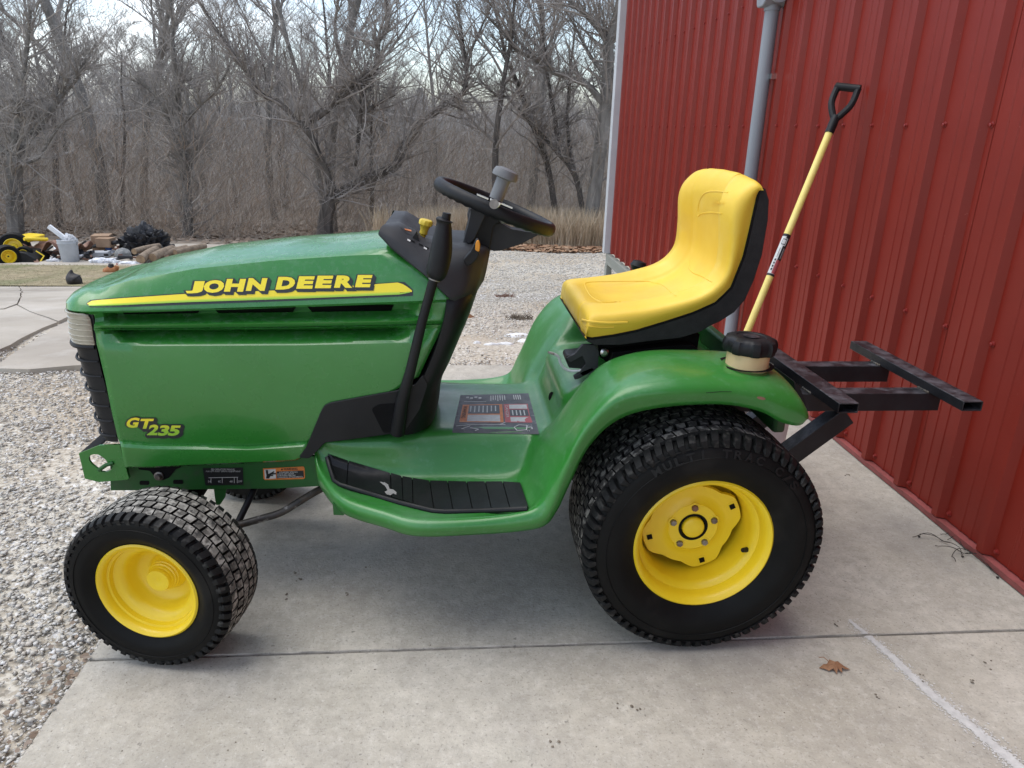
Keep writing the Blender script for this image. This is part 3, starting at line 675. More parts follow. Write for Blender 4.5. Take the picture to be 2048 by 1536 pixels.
for i in range(npan):
    y0 = YE-(i+1)*PW
    ph = (SY0-y0) % .2145          # screw phase, ribs follow it
    o = bpy.data.objects.new('wall_panel', pme); COL.objects.link(o); o.parent = barn; o.matrix_parent_inverse = binv; o.location = (WX-.0012*(i % 2), y0, 0)
    for z in (.052, .615, 1.225, 1.835, 2.445):
        for q in range(4):
            if y0 < .4: continue
            s_ = bpy.data.objects.new('screw', sme); COL.objects.link(s_); s_.parent = o
            s_.location = (-.0005, q*.2145+.012+random.uniform(-.002, .002), z+random.uniform(-.003, .003)); s_.rotation_euler = (random.uniform(0, 1), 0, 0)
YN = YE-npan*PW
mb = MB()
mb.box((WX+3, YE+.02, HT/2), (6, .04, HT)); mb.box((WX+3, YN-.02, HT/2), (6, .04, HT)); mb.box((WX+6, (YE+YN)/2, HT/2), (.04, YE-YN, HT))
mb.box((WX+.03, (YE+YN)/2, HT/2), (.02, YE-YN-.1, HT-.1))
mb.go('wall', 'wall_red', barn, smooth=False)
mb = MB(); mb.prism([(WX-.35, HT-.02), (WX+3, HT+1.1), (WX+6.35, HT-.02), (WX+6.35, HT+.06), (WX+3, HT+1.18), (WX-.35, HT+.06)], 'y', YN-.3, YE+.3); mb.go('roof', 'trim_grey', barn, smooth=False)
bevel(MB().box((WX-.028, YE+.03, HT/2+.004), (.066, .10, HT-.008)).go('corner_trim', 'trim_grey', barn), .004)
mb = MB()
n = 140; pts = []
for i in range(n+1):
    y = YN+(3.72-YN)*i/n; pts.append((y, WX-.024-.004*mnoise.noise((y*9, 0, 0))))
for a, b in zip(pts, pts[1:]):
    mb.add([(a[1], a[0], .024), (b[1], b[0], .024), (WX+.02, b[0], .024), (WX+.02, a[0], .024), (a[1]+.004, a[0], .004), (b[1]+.004, b[0], .004)], [(0, 1, 2, 3), (4, 5, 1, 0)])
mb.go('base_trim', 'base_pink', barn, smooth=False)
bevel(MB().box((WX-.01, (3.75+YE)/2, -.045), (.05, YE-3.75, .10)).go('skirt_board', 'skirt', barn), .004)
MB().box((WX-.01, YE-.03, -.32), (.055, .09, .45)).go('post', 'skirt', barn, smooth=False)
MB().box((WX+.25, (3.75+YE)/2, -.35), (.03, YE-3.75, .7)).go('void_shade_sheet', 'black_deep', barn, smooth=False)  # black sheet standing in for the shade in the open gap under the wall
# conduit with its access box
c0 = at(1539, 60, X=1.515); mb = MB()
mb.tube([(1.515, c0.y, -.15), (1.515, c0.y, 1.74)], .033, 24)
cond = mb.go('conduit', 'conduit', barn)
mb = MB(); mb.lathe([(.038, 0), (.038, .05), (.043, .055), (.043, .07)], (1.515, c0.y, 1.74), (0, 0, 1), 28, True); mb.go('coupling', 'conduit', cond)
prof = round_poly([(-.062, 1.79), (-.03, 1.755), (.045, 1.755), (.06, 1.79), (.06, 2.2), (-.062, 2.2)], .03)
mb = MB(); mb.prism([(c0.y+a, b) for a, b in prof], 'x', 1.455, 1.565); bevel(mb.go('access_box', 'conduit', cond), .006, 3)
mb = MB(); mb.prism([(1.44+a*.9+.07, b) for a, b in round_poly([(-.055, 1.80), (-.02, 1.765), (.03, 1.765), (.055, 1.80), (.055, 2.21), (-.055, 2.21)], .03)], 'y', c0.y-.078, c0.y-.0625); bevel(mb.go('cover_plate', 'conduit', cond), .003)
for z in (.55, 1.45):
    mb = MB(); mb.box((1.545, c0.y, z), (.03, .12, .025)); mb.go('strap', 'silver', cond)

# ================================================================== SHOVEL
top = at(1660, 262, X=1.435); gnd_px = (1660-.4126*(905-262), 905)
bot = at(*gnd_px, Z=.02)
d = (top-bot).normalized(); side = d.cross(Vector((0, 1, 0))).normalized()
sh = thing('shovel', bot, 'yellow shovel with black D grip leaning on the red wall behind the seat', 'shovel')
MB().tube([bot+d*.28, top], .0139, 20).go('shaft', 'shovel_yellow', sh)
mb = MB(); mb.tube([top-d*.01, top+d*.03, top+d*.06], [.0165, .017, .0155], 16)
gw = .038; wd = RT-d*RT.dot(d); wd = wd.normalized()+(Vector((0, -1, 0))-d*-d.y).normalized()*.75; wd = (wd-d*wd.dot(d)).normalized()
for s_ in (-1, 1):
    pth = spline([tuple(top+d*.045), tuple(top+d*.07+wd*s_*gw*.45), tuple(top+d*.115+wd*s_*gw*.98), tuple(top+d*.178+wd*s_*gw)], 5); mb.tube(pth, [.014]+[.0125]*(len(pth)-2)+[.013], 10)
mb.tube([top+d*.178-wd*gw*1.2, top+d*.178+wd*gw*1.2], .0145, 16)
mb.go('d_grip', 'black', sh)
blade = MB(); bw = wd; nn = d.cross(bw)
for j, (h, wid, cup) in enumerate([(.30, .02, 0), (.26, .07, .012), (.20, .10, .02), (.10, .105, .022), (.03, .07, .014), (.0, .02, .004)]):
    for i in range(7):
        a = (i-3)/3; blade.v.append(bot+d*h+bw*(wid*a)+nn*(cup*(a*a)))
blade.f = [(j*7+i, j*7+i+1, (j+1)*7+i+1, (j+1)*7+i) for j in range(5) for i in range(6)]
solid(blade.go('blade', 'blade_steel', sh, fix=False), .002); MB().tube([bot+d*.2, bot+d*.32], [.012, .02], 14).go('socket', 'blade_steel', sh)
# label wrapped on the shaft
def shaft_pt(px, py, r_=.0142):
    # nearest point of the shaft surface for a place seen at px, py
    dr = ray(px, py).normalized(); c = dr.cross(d); q = (bot-CAM); t = q.cross(d).dot(c)/c.length_squared; ps = CAM+dr*t
    s2 = (ps-bot).dot(d); ax = bot+d*s2; off = ps-ax; k = min(off.length, r_*.97); off = off.normalized()*k if off.length > 1e-6 else off
    vn = (CAM-ax).normalized(); vn = (vn-d*vn.dot(d)).normalized(); u = off-vn*off.dot(vn); return ax+u+vn*math.sqrt(max(0, r_*r_-u.length_squared))
def shaft_patch(name, a, b, lo, hi, m, r_=.0142, n=8, parent=None):
    """a, b: heights as t along the label (0 top, 1 bottom); lo, hi across -1..1"""
    vs = []; p0, p1 = (1576, 468), (1541, 552)
    A = shaft_pt(1575, 470, r_); B = shaft_pt(1541, 553, r_); sA = (A-bot).dot(d); sB = (B-bot).dot(d)
    for t in (a, b):
        ax = bot+d*(sA+(sB-sA)*t); vn = (CAM-ax).normalized(); vn = (vn-d*vn.dot(d)).normalized(); u = vn.cross(d)
        for i in range(n+1):
            an = (lo+(hi-lo)*i/n)*1.5; vs.append(ax+vn*(r_*math.cos(an))+u*(r_*math.sin(an)))
    k = n+1; return mesh(name, vs, [(i, i+1, k+i+1, k+i) for i in range(n)], m, parent, fix if False else None)
lab = shaft_patch('label', 0, 1, -1, 1, 'print_white', .0142, 12, sh)
shaft_patch('label_print', 0, .62, -.95, -.05, 'decal_black', .0144, 6, lab); shaft_patch('label_print', 0, .06, -1, 1, 'decal_black', .0144, 10, lab)
shaft_patch('label_print', .62, .94, -.98, .05, 'print_red', .0144, 6, lab); shaft_patch('label_print', .95, 1, -1, 1, 'decal_black', .0144, 10, lab)
for i in range(4): shaft_patch('label_print', .60+i*.075, .65+i*.075, .15, .45, 'decal_black', .0144, 4, lab)
shaft_patch('label_print', .10, .28, -.45, .55, 'print_white', .0145, 6, lab); shaft_patch('label_print', .12, .26, -.3, .4, 'decal_dark', .0146, 6, lab); shaft_patch('label_print', .14, .24, -.22, .32, 'print_white', .0147, 6, lab)
for i in range(2): shaft_patch('label_print', .33, .58, -.75+.28*i, -.66+.28*i, 'print_white', .0145, 3, lab)
shaft_patch('label_print', .34, .56, .2, .27, 'decal_black', .0145, 3, lab)

# white bucket glimpsed behind the hitch
bp = at(1478, 950, Z=0)
bk = thing('white_bucket', (bp.x, bp.y, 0), 'white plastic bucket glimpsed between the rear tyre and the rack post', 'bucket')
MB().lathe([(.0, .004), (.125, .004), (.13, .01), (.145, .30), (.152, .30), (.152, .32), (.147, .33), (.14, .33), (.13, .02)], (bp.x, bp.y, 0), (0, 0, 1), 36).go('pail', 'white_bag', bk)

# ================================================================== JUNK HEAP, HENS
def jp(px, py): return gat(px, py)
JS = 1
def jx(px, py, Y): return at(px, py, Y=Y)
def crumple(name, cx, cyy, rx, ry, h, m, seed, label, cat, z0=None, rough=.35):
    v = []; f = []; n, k = 90, 40
    z0 = zg(cyy)-.03 if z0 is None else z0
    for j in range(k+1):
        ph = j/k*math.pi/2
        for i in range(n):
            a = 6.283*i/n; dx, dy, dz = math.cos(a)*math.cos(ph), math.sin(a)*math.cos(ph), math.sin(ph)
            q = 1+rough*.7*mnoise.noise((dx*2.3+seed, dy*2.3, dz*2.3))-rough*.8*abs(mnoise.noise((dx*5+seed, dy*5, dz*9+seed)))-rough*.5*abs(mnoise.noise((dx*12+seed, dy*12, dz*18)))
            v.append((cx+rx*dx*q, cyy+ry*dy*q, z0+h*(dz**.8 if dz > 0 else 0)*q))
    f = [(j*n+i, j*n+(i+1) % n, (j+1)*n+(i+1) % n, (j+1)*n+i) for j in range(k) for i in range(n)]
    return tag(mesh(name, v, f, m, None, 40), label, cat)
P = jp(268, 515); crumple('tarp_heap', P.x, P.y+.5, .52, .4, .50, 'tarp_black', 2.0, 'crumpled black plastic tarp heaped on the junk pile', 'tarp', rough=.5)
Pb = jx(245, 503, P.y-.05); crumple('boulder', Pb.x, P.y-.05, .15, .12, .17, 'boulder', 5.0, 'rounded grey stone in front of the black tarp', 'stone', rough=.12)
P = jp(92, 524)
def sheetobj(name, cx, cyy, z0, wx, wy, h, seed, m, label, cat):
    v = []; n = 26
    for j in range(n):
        for i in range(n):
            a = i/(n-1)-.5; b = j/(n-1)-.5
            z = h*(.6+.5*mnoise.noise((a*3+seed, b*3, 0))+.25*math.sin(a*11+seed))*(1-1.6*max(abs(a), abs(b))**3*1.5)
            v.append((cx+a*wx, cyy+b*wy, max(z0+.01, z0+z)))
    f = [(j*n+i, j*n+i+1, (j+1)*n+i+1, (j+1)*n+i) for j in range(n-1) for i in range(n-1)]
    o = mesh(name, v, f, m, None, 50); solid(o, .01); return tag(o, label, cat)
sheetobj('rusty_sheet', P.x, P.y+.5, zg(P.y+.5), .85, .6, .40, 1.2, 'rusty', 'buckled rust-brown metal sheet between the mower and the bucket', 'metal sheet')
# grey bucket with odds and ends
P = jp(142, 524); Z0 = zg(P.y)-.02; bkt = thing('grey_bucket', (P.x, P.y, Z0), 'pale grey bucket overflowing with white scraps on the junk pile', 'bucket')
MB().lathe([(0, .005), (.125, .005), (.13, .012), (.148, .30), (.156, .30), (.156, .315), (.150, .33), (.155, .36), (.148, .365), (.14, .34), (.125, .03)], (P.x, P.y, Z0), (0, 0, 1), 32).go('pail', 'bucket', bkt)
hp = [(P.x+.16*math.cos(a), P.y-.02, Z0+.33-.14*math.sin(a)) for a in np.linspace(0, math.pi, 12)]; MB().tube(hp, .004, 6).go('handle', 'dull_steel', bkt)
mb = MB(); mb.box((P.x-.12, P.y, Z0+.46), (.07, .05, .34), Matrix.Rotation(R(-48), 3, 'Y')); bevel(tag(mb.go('white_board_end', 'white_bag'), 'white board end sticking out of the grey bucket', 'board'), .004)
crumple('white_scraps', P.x+.03, P.y, .12, .11, .12, 'white_bag', 9., 'white scraps piled in the mouth of the grey bucket', 'scraps', Z0+.33, .5)
def jbox(name, px, py, w_, d_, h_, m, lab, cat, rz=0, zoff=0, rx=0, dy=0):
    P = jp(px, py); o = MB().box((0, 0, h_/2), (w_, d_, h_)).go(name, m); o.location = (P.x, P.y+dy, zg(P.y+dy)-.02+zoff); o.rotation_euler = (R(rx), 0, R(rz)); bevel(o, .006); return tag(o, lab, cat)
jbox('cardboard_box', 166, 520, .30, .3, .26, 'cardboard', 'brown cardboard box just behind the grey bucket', 'box', 12, .1, dy=.8)
jbox('cardboard_box', 184, 520, .26, .2, .16, 'cardboard', 'low brown carton between the bucket and the black tarp', 'box', -8, .16, dy=.6)
jbox('grey_tray', 178, 521, .36, .22, .09, 'bucket', 'shallow grey plastic tray lying right of the bucket', 'tray', 8, .02, dy=.35)
jbox('blue_jug', 190, 519, .09, .08, .17, 'blue', 'small blue jug standing behind the grey tray', 'jug', 8, .05, dy=.55)
P = jp(200, 528); crumple('white_bag', P.x, P.y+.1, .27, .13, .09, 'white_bag', 3.3, 'flattened white plastic sack in front of the grey tray', 'sack', rough=.4)
P = jp(252, 530); crumple('white_bag', P.x, P.y+.1, .19, .09, .05, 'white_bag', 7.1, 'thin white plastic sheet scrap below the black tarp', 'plastic scrap', rough=.4)
P = jp(105, 525); crumple('blue_white_bag', P.x, P.y+.05, .12, .08, .06, 'white_bag', 4.4, 'crumpled pale bag at the foot of the rusty sheet', 'bag', rough=.5)
for i, (x0, y0, x1, y1, r_, lab) in enumerate([(281, 519, 312, 500, .075, 'pale-barked log with its cut end nearest the hens'), (305, 515, 345, 498, .07, 'short log lying right of the front log'), (268, 503, 318, 492, .05, 'thin log resting on top of the front log'), (322, 512, 372, 496, .06, 'brown log half hidden by the tractor hood'), (350, 505, 410, 492, .05, 'thin pale log farthest right on the wood pile')]):
    Pa = jp(x0, 530); Yk = Pa.y+.1+i*.12; a = at(x0, y0, Y=Yk); b = at(x1, y1, Y=Yk+.7); rt_ = thing('log', a, lab, 'log', 'logs stacked beside the black tarp')
    MB().tube(spline([tuple(a), tuple(a.lerp(b, .5)+Vector((0, 0, .01))), tuple(b)], 4), r_, 14).go('bark', 'log_bark', rt_)
    dd_ = (a-b).normalized(); MB().lathe([(0, .002), (r_*.93, .002), (r_*.95, -.002)], a, dd_, 14).go('cut_end', 'log_end', rt_)
P = jp(215, 520); mb = MB(); mb.tube([at(160, 500, Y=P.y+.7), at(190, 492, Y=P.y+.6), at(235, 484, Y=P.y+.5)], .035, 8); tag(mb.go('black_pipe', 'tarp_black'), 'black corrugated pipe running from the box into the tarp', 'pipe')
rs = random.Random(77)
for nm_, mt_, cnt_, lab_ in (('dark_scraps', 'tarp_black', 60, 'dark scraps and sticks littering the junk pile'), ('brown_scraps', 'rusty', 60, 'brown scraps of wood and metal littering the junk pile'), ('pale_scraps', 'white_bag', 34, 'small pale scraps littering the junk pile')):
    mb = MB()
    for _ in range(cnt_):
        px = rs.uniform(55, 335); p = gat(px, rs.uniform(503, 527)); q = Vector((p.x, p.y+rs.uniform(0, .5), 0)); q.z = zg(q.y)-.02; l_ = rs.uniform(.05, .3 if mt_ != 'white_bag' else .12)
        mb.box(q+Vector((0, 0, rs.uniform(.01, .09))), (l_, rs.uniform(.02, .07), rs.uniform(.012, .05)), Matrix.Rotation(rs.uniform(0, 3.1), 3, 'Z') @ Matrix.Rotation(rs.gauss(0, .35), 3, 'Y'))
    tag(mb.go(nm_, mt_, smooth=False, fix=False), lab_, None, None, 'stuff')
# small yellow mower
P = jp(35, 527); my, mz = P.y, zg(P.y)-.02
mow = thing('yellow_mower', (P.x, my, mz), 'small yellow riding mower parked at the far left of the junk pile', 'mower')
def mp_(px, py, dy=0): return at(px, py, Y=my+dy)
mb = MB(); mb.prism(round_poly([(q.x, q.z) for q in (mp_(8, 488, .5), mp_(10, 477, .5), mp_(30, 473, .5), mp_(62, 476, .5), mp_(60, 485, .5), mp_(36, 482, .5))], .03), 'y', my+.5, my+.95); bevel(mb.go('body', 'yellow', mow), .02)
mb = MB(); mb.tube([mp_(48, 478, .4), mp_(95, 479, .7)], .03, 8); mb.go('hood_rail', 'yellow', mow)
def small_wheel(px, py, dy, Rr, wdt, nm, ax):
    c = mp_(px, py, dy); t = MB().lathe([(Rr*.55, -wdt/2), (Rr*.9, -wdt/2), (Rr, -wdt*.3), (Rr, wdt*.3), (Rr*.9, wdt/2), (Rr*.55, wdt/2)], c, ax, 28).go(nm, 'rubber', mow)
    MB().lathe([(0, wdt*.28), (Rr*.22, wdt*.28), (Rr*.25, wdt*.15), (Rr*.45, wdt*.12), (Rr*.56, wdt*.46), (Rr*.6, wdt*.5), (Rr*.56, wdt*.52)], c, ax, 28).go('rim', 'yellow', t)
    MB().lathe([(0, wdt*.32), (Rr*.07, wdt*.32), (Rr*.07, wdt*.2)], c, ax, 10).go('hub', 'black', t)
small_wheel(29, 494, .5, .24, .16, 'wheel', Vector((.25, -1, .1))); small_wheel(15, 512, .05, .18, .2, 'wheel', Vector((.85, -1, .05))); small_wheel(50, 508, .25, .13, .12, 'wheel', Vector((.1, -1, .05)))
mb = MB(); a = mp_(30, 520, .1); b = mp_(73, 524, .1); mb.prism(round_poly([(a.x, a.z), (a.x+.05, a.z+.14), (b.x-.14, a.z+.12), (b.x, b.z+.04), (b.x, b.z-.02), (a.x, a.z-.04)], .03), 'y', my+.08, my+.55); bevel(mb.go('deck', 'black', mow), .01)
mb = MB(); mb.tube([mp_(68, 505, .3), mp_(80, 524, .2)], .012, 6); mb.tube([mp_(72, 502, .3), mp_(88, 512, .3), mp_(80, 524, .2)], .012, 6); mb.go('frame', 'yellow', mow)

def hen(name, px0, px1, m, label, back, body, neck, head):
    base = gat(*px0); Yh = base.y; root = thing(name, (base.x, Yh, zg(Yh)), label, 'hen')
    def q(p): return at(p[0], p[1], Y=Yh)
    mb = MB(); path = [back]+body+neck+[head]; pts = spline([tuple(q((p[0], p[1])))+(p[2],) for p in path], 5)
    mb.tube([p[:3] for p in pts], [max(.006, p[3]) for p in pts], 16, flat=1.0); o = mb.go('body', m, root)
    return root, q, Yh
root, q, Yh = hen('hen', (152, 572), None, 'hen_black', 'black hen pecking at the lawn beside the tractor nose', (143, 540, .012), [(142, 546, .035), (144, 553, .078), (149, 560, .095), (155, 564, .075)], [(160, 568, .042)], (164, 572, .018))
MB().tube([q((162, 570)), q((165, 574))], [.012, .002], 6).go('beak', 'beak', root)
mb = MB(); 
for x in (148, 152): mb.tube([q((x, 566)), Vector((q((x, 570)).x, Yh, zg(Yh)))], .007, 5)
mb.go('leg', 'hen_black', root)
root, q, Yh = hen('hen', (222, 547), None, 'hen_brown', 'rusty-brown hen half hidden behind the tractor nose', (208, 537, .02), [(212, 541, .06), (218, 542, .075), (226, 541, .07)], [(232, 537, .04)], (234, 532, .03))
MB().tube([q((222, 536)), q((222, 528))], [.05, .035], 8).go('tail', 'hen_black', root); MB().box(q((234, 528)), (.02, .008, .02)).go('comb', 'comb', root)
mb = MB()
for x in (218, 224): mb.tube([q((x, 543)), Vector((q((x, 546)).x, Yh, zg(Yh)))], .007, 5)
mb.go('leg', 'beak', root)

# ================================================================== TRACTOR
YC = 1.885
TR = thing('garden_tractor', (0.0, YC, 0), 'green and yellow garden tractor with yellow seat parked on the concrete slab', 'garden tractor')
def resamp(P, n):
    P = [Vector(p) for p in P]; L_ = [0]
    for a, b in zip(P, P[1:]): L_.append(L_[-1]+(b-a).length)
    out = []
    for i in range(n):
        s_ = L_[-1]*i/(n-1); k = 0
        while k < len(L_)-2 and L_[k+1] < s_: k += 1
        out.append(P[k].lerp(P[k+1], (s_-L_[k])/max(1e-9, L_[k+1]-L_[k])))
    return out
def nose_row(px, Yd, a, nf=2.9, ncol=46, nn=16):
    """row of points: from the centre of the nose round the near corner and back along the side"""
    side = [at(p[0], p[1], Y=(p[2] if len(p) > 2 else Yd)) for p in px]
    s0 = side[0]; out = []
    for i in range(nn):
        th = math.pi/2*(1-i/nn); y = YC-(YC-s0.y)*max(0, math.cos(th))**(2/nf); x = s0.x-a*math.sin(th)**(2/nf); out.append(Vector((x, y, s0.z)))
    return out+resamp(side, ncol)
def rows_mesh(name, rows, m, parent=TR, mirror=True, sharp=30, subdiv=None):
    if subdiv:
        A = np.array([[tuple(p) for p in r] for r in rows]); cols = [spline(A[:, j], subdiv) for j in range(A.shape[1])]
        rows = [[Vector(cols[j][i]) for j in range(len(cols))] for i in range(len(cols[0]))]
    n = len(rows[0]); v = [p for r in rows for p in r]
    f = [(i*n+j, i*n+j+1, (i+1)*n+j+1, (i+1)*n+j) for i in range(len(rows)-1) for j in range(n-1)]
    if mirror: v, f = mirror_y(v, f, YC)
    o = mesh(name, v, f, m, parent, sharp); recalc(o); o.data.set_sharp_from_angle(angle=R(sharp)); return o
# ---- hood top
XA = .105
rB4 = nose_row([(188, 657), (500, 655), (890, 648)], 1.660, 0.0)
rB3 = nose_row([(188, 651), (500, 647), (893, 640)], 1.657, 0.0)
rB3b = nose_row([(188, 649.5), (500, 645.5), (893, 638.5)], 1.660, 0.0)
rB2 = nose_row([(190, 645, 1.664), (215, 641, 1.672), (240, 636, 1.700), (600, 631, 1.702), (800, 626, 1.702), (828, 630, 1.68), (848, 634, 1.662), (896, 632, 1.66)], 1.69, 0.0)
rB1 = nose_row([(190, 637, 1.666), (205, 634, 1.672), (236, 629, 1.712), (600, 624, 1.712), (812, 618, 1.712), (840, 622, 1.668), (898, 620, 1.66)], 1.69, 0.0)
rB0 = nose_row([(188, 630, 1.664), (205, 627, 1.668), (235, 621, 1.708), (600, 613, 1.708), (812, 606, 1.708), (840, 607, 1.664), (903, 606, 1.66)], 1.69, 0.0)
rA0 = nose_row([(184, 626), (300, 624), (500, 618), (830, 606), (905, 604)], 1.662, .094)
rA1 = nose_row([(180, 623), (300, 620.5), (500, 614), (830, 602), (905, 598)], 1.657, .096)
rA2 = nose_row([(180, 612), (300, 602), (500, 590), (830, 575), (888, 575)], 1.664, .095)
rA3 = nose_row([(181, 597), (300, 572), (500, 550), (820, 535), (842, 540)], 1.680, .078)
rA4 = nose_row([(188, 584), (258, 561), (393, 537), (550, 521), (700, 511), (795, 508)], 1.697, .058)
rA5 = nose_row([(196, 578), (262, 555), (393, 532), (550, 515), (700, 505), (783, 497)], 1.712, .045)
hood_rows = [rB4, rB3, rB3b, rB2, rB1, rB0, rA0, rA1, rA2, rA3, rA4, rA5]
# top: crest loop drawn in towards the spine
spx = [Vector((rA5[0].x+.10, YC, rA5[0].z+.022))]
n5 = len(rA5); xb = rA5[-1].x
def ztop(x):
    t = [(-.93, .77), (-.85, .808), (-.75, .842), (-.6, .876), (-.4, .901), (-.25, .913), (-.19, .921), (-.1, .93)]
    for (a, b), (c, d_) in zip(t, t[1:]):
        if x <= c: return b+(d_-b)*(x-a)/(c-a)
    return .93
for k in range(1, 9):
    t = k/8; r_ = []
    for j, p in enumerate(rA5):
        x0 = p.x; xs = max(x0, rA5[0].x+.13*t) if j < 20 else x0
        x = x0+(max(x0, rA5[0].x+.12)-x0)*t; y = p.y+(YC-p.y)*t
        zt = ztop(x)+.004; e = math.sin(t*math.pi/2); r_.append(Vector((x, y, p.z+(max(zt, p.z)-p.z)*e)))
    hood_rows.append(r_)
hood = rows_mesh('hood', hood_rows, 'green', sharp=28)
solid(hood, .003, -1)
HB = bvh_of(hood)
for a, b in ((206, 232), (236, 402), (424, 592), (611, 788)):
    if a == 206: continue
    q = [(a+4, 621-(a-200)*.020), (b, 621-(b-200)*.020), (b-6, 630-(b-200)*.013), (a+13, 630-(a-200)*.013)]
    pl = [on(HB, x, y, .0012) for x, y in q]; mesh('vent_slot', pl, [(0, 1, 2, 3)], 'black_deep', hood)
# ---- side panel (lower hood)
def S_(pts, Yd, a=.0): return resamp([at(p[0], p[1], Y=(p[2] if len(p) > 2 else Yd)) for p in pts], 50)
sp = [S_([(188, 655), (500, 653), (889, 646)], 1.672), S_([(188, 659), (500, 657), (889, 650)], 1.663), S_([(190, 661, 1.663), (215, 662, 1.672), (250, 661, 1.716), (600, 660, 1.716), (790, 658, 1.716), (830, 658, 1.672), (884, 655, 1.664)], 1.69),
      S_([(192, 668, 1.662), (218, 669, 1.668), (262, 668, 1.704), (600, 666, 1.704), (790, 664, 1.704), (828, 664, 1.67), (880, 662, 1.662)], 1.69),
      S_([(194, 684, 1.662), (214, 686, 1.662), (300, 688, 1.664), (600, 686.5, 1.664), (820, 681, 1.664), (874, 676, 1.661)], 1.66),
      S_([(195, 690), (300, 692.5), (600, 691), (820, 686), (871, 683)], 1.6595),
      S_([(199, 705), (500, 708), (862, 700)], 1.657), S_([(212, 760), (500, 762), (838, 752)], 1.650), S_([(224, 820), (500, 830), (720, 820)], 1.650),
      S_([(236, 872), (500, 886), (625, 876)], 1.656), S_([(239, 882), (300, 888), (500, 893), (618, 884)], 1.658),
      S_([(241, 888), (300, 893), (500, 897), (615, 889)], 1.649), S_([(243, 894), (300, 898), (500, 900), (613, 893)], 1.645), S_([(246, 912), (400, 913), (608, 905)], 1.645),
      S_([(250, 931), (300, 931), (500, 922), (590, 917), (602, 912)], 1.649), S_([(251, 933), (300, 933), (500, 924), (590, 919), (603, 914)], 1.656)]
side = rows_mesh('side_panel', sp, 'green', sharp=28); solid(side, .003, -1); SB = bvh_of(side)
# ---- headlight, grille
def nose_patch(name, levels, m, out=0.0, nn=18, parent=TR, cap=False, nf=2.9):
    rows = []
    for px, py, a in levels:
        s0 = at(px, py, Y=1.664-out); r_ = []
        for i in range(nn+1):
            th = math.pi/2*(1-i/nn); y = YC-(YC-s0.y)*max(0, math.cos(th))**(2/nf); x = s0.x-(a+out)*math.sin(th)**(2/nf); r_.append(Vector((x, y, s0.z)))
        rows.append(r_)
    return rows_mesh(name, rows, m, parent, True, 40)
# headlights sit at each corner, grille in the middle below them
lens_rows = []
for px, py, a in ((166, 627, .078), (176, 630, .086), (181, 638, .090), (184, 655, .092), (187, 675, .094), (190, 688, .092), (190, 690, .088)):
    s0 = at(px, py, Y=1.6615); r_ = []
    for i in range(15):
        th = math.pi/2*.93*(1-i/14); y = YC-(YC-s0.y)*max(0, math.cos(th))**(2/2.9); x = s0.x-a*math.sin(th)**(2/2.9); r_.append(Vector((x, y, s0.z)))
    lens_rows.append(r_)
for s_ in (0, 1):
    rr = [[Vector((p.x, 2*YC-p.y, p.z)) if s_ else p for p in r_] for r_ in lens_rows]
    hl = rows_mesh('headlight', rr, 'lens', TR, False, 40); solid(hl, .004, 0)
    for k in range(6):
        t = (k+.8)/6.6*(len(rr)-3)+1.6; i = min(int(t), len(rr)-2); pts = [a.lerp(b, t-i) for a, b in zip(rr[i], rr[i+1])]
        off = [p+Vector((-.001, -.0008 if not s_ else .0008, 0)) for p in pts]; MB().tube(off, .0020, 5).go('lens_rib', 'lens', hl)
nose_patch('nose_back', [(186, 628, .07), (190, 660, .075), (195, 690, .078)], 'black', 0)
gl = [(190, 690, .092), (192, 694, .086), (202, 740, .083), (213, 780, .080), (225, 830, .076), (236, 876, .070), (237, 884, .066)]
gr = nose_patch('grille', gl, 'black', 0)
def glerp(t):
    py = 690+t*(882-690)
    for (a, b, c), (d_, e, f_) in zip(gl, gl[1:]):
        if py <= e: u = (py-b)/(e-b); return a+(d_-a)*u, py, c+(f_-c)*u
    return gl[-1]
for k in range(7):
    px, py, a = glerp(.02+k*.155)
    s0 = at(px-2, py, Y=1.664); pts = []
    for i in range(19):
        th = math.pi/2*(1-i/18); y = YC-(YC-s0.y)*max(0, math.cos(th))**(2/2.9); x = s0.x-(a+.0045)*math.sin(th)**(2/2.9); pts.append(Vector((x, y+.0, s0.z)))
    pts = pts+[]; full = [Vector((p.x, 2*YC-p.y, p.z)) for p in reversed(pts[1:])]+pts
    MB().tube(full, .0032 if k else .0065, 8).go('grille_rib', 'black', gr)
# ---- decals
def decal(name, verts_px, faces, m, bv, lift, parent):
    return mesh(name, [on(bv, x, y, lift) for x, y in verts_px], faces, m, parent, smooth=False)
def strip_decal(name, top, bot, m, bv, lift, parent, n=60):
    T = resamp([(x, y, 0) for x, y in top], n); B = resamp([(x, y, 0) for x, y in bot], n)
    return decal(name, [(p.x, p.y) for p in T+B], [(i, i+1, n+i+1, n+i) for i in range(n-1)], m, bv, lift, parent)
stripe = strip_decal('stripe', [(173, 607), (176, 601), (190, 599), (240, 595), (370, 586), (600, 577), (808, 563), (826, 579)], [(173, 609), (174, 614), (190, 615), (240, 614.5), (370, 609.5), (600, 601), (808, 592.5), (826, 591.5)], 'decal_dark', HB, .0006, hood)
strip_decal('stripe_yellow', [(175, 607), (178, 603), (190, 601), (240, 597), (370, 588), (600, 579), (757, 568), (797, 565), (810, 570), (824, 581)], [(175, 609), (176, 611), (190, 609.5), (240, 607.5), (370, 600.5), (600, 592), (757, 586), (797, 585), (810, 584.5), (824, 584)], 'decal_yellow', HB, .0010, stripe)
strip_decal('stripe_lime', [(178, 609), (190, 608.5), (240, 606.5), (370, 599.5), (600, 591), (800, 583.5)], [(178, 611), (190, 611), (240, 609), (370, 602.5), (600, 594.5), (800, 587)], 'decal_lime', HB, .0012, stripe)
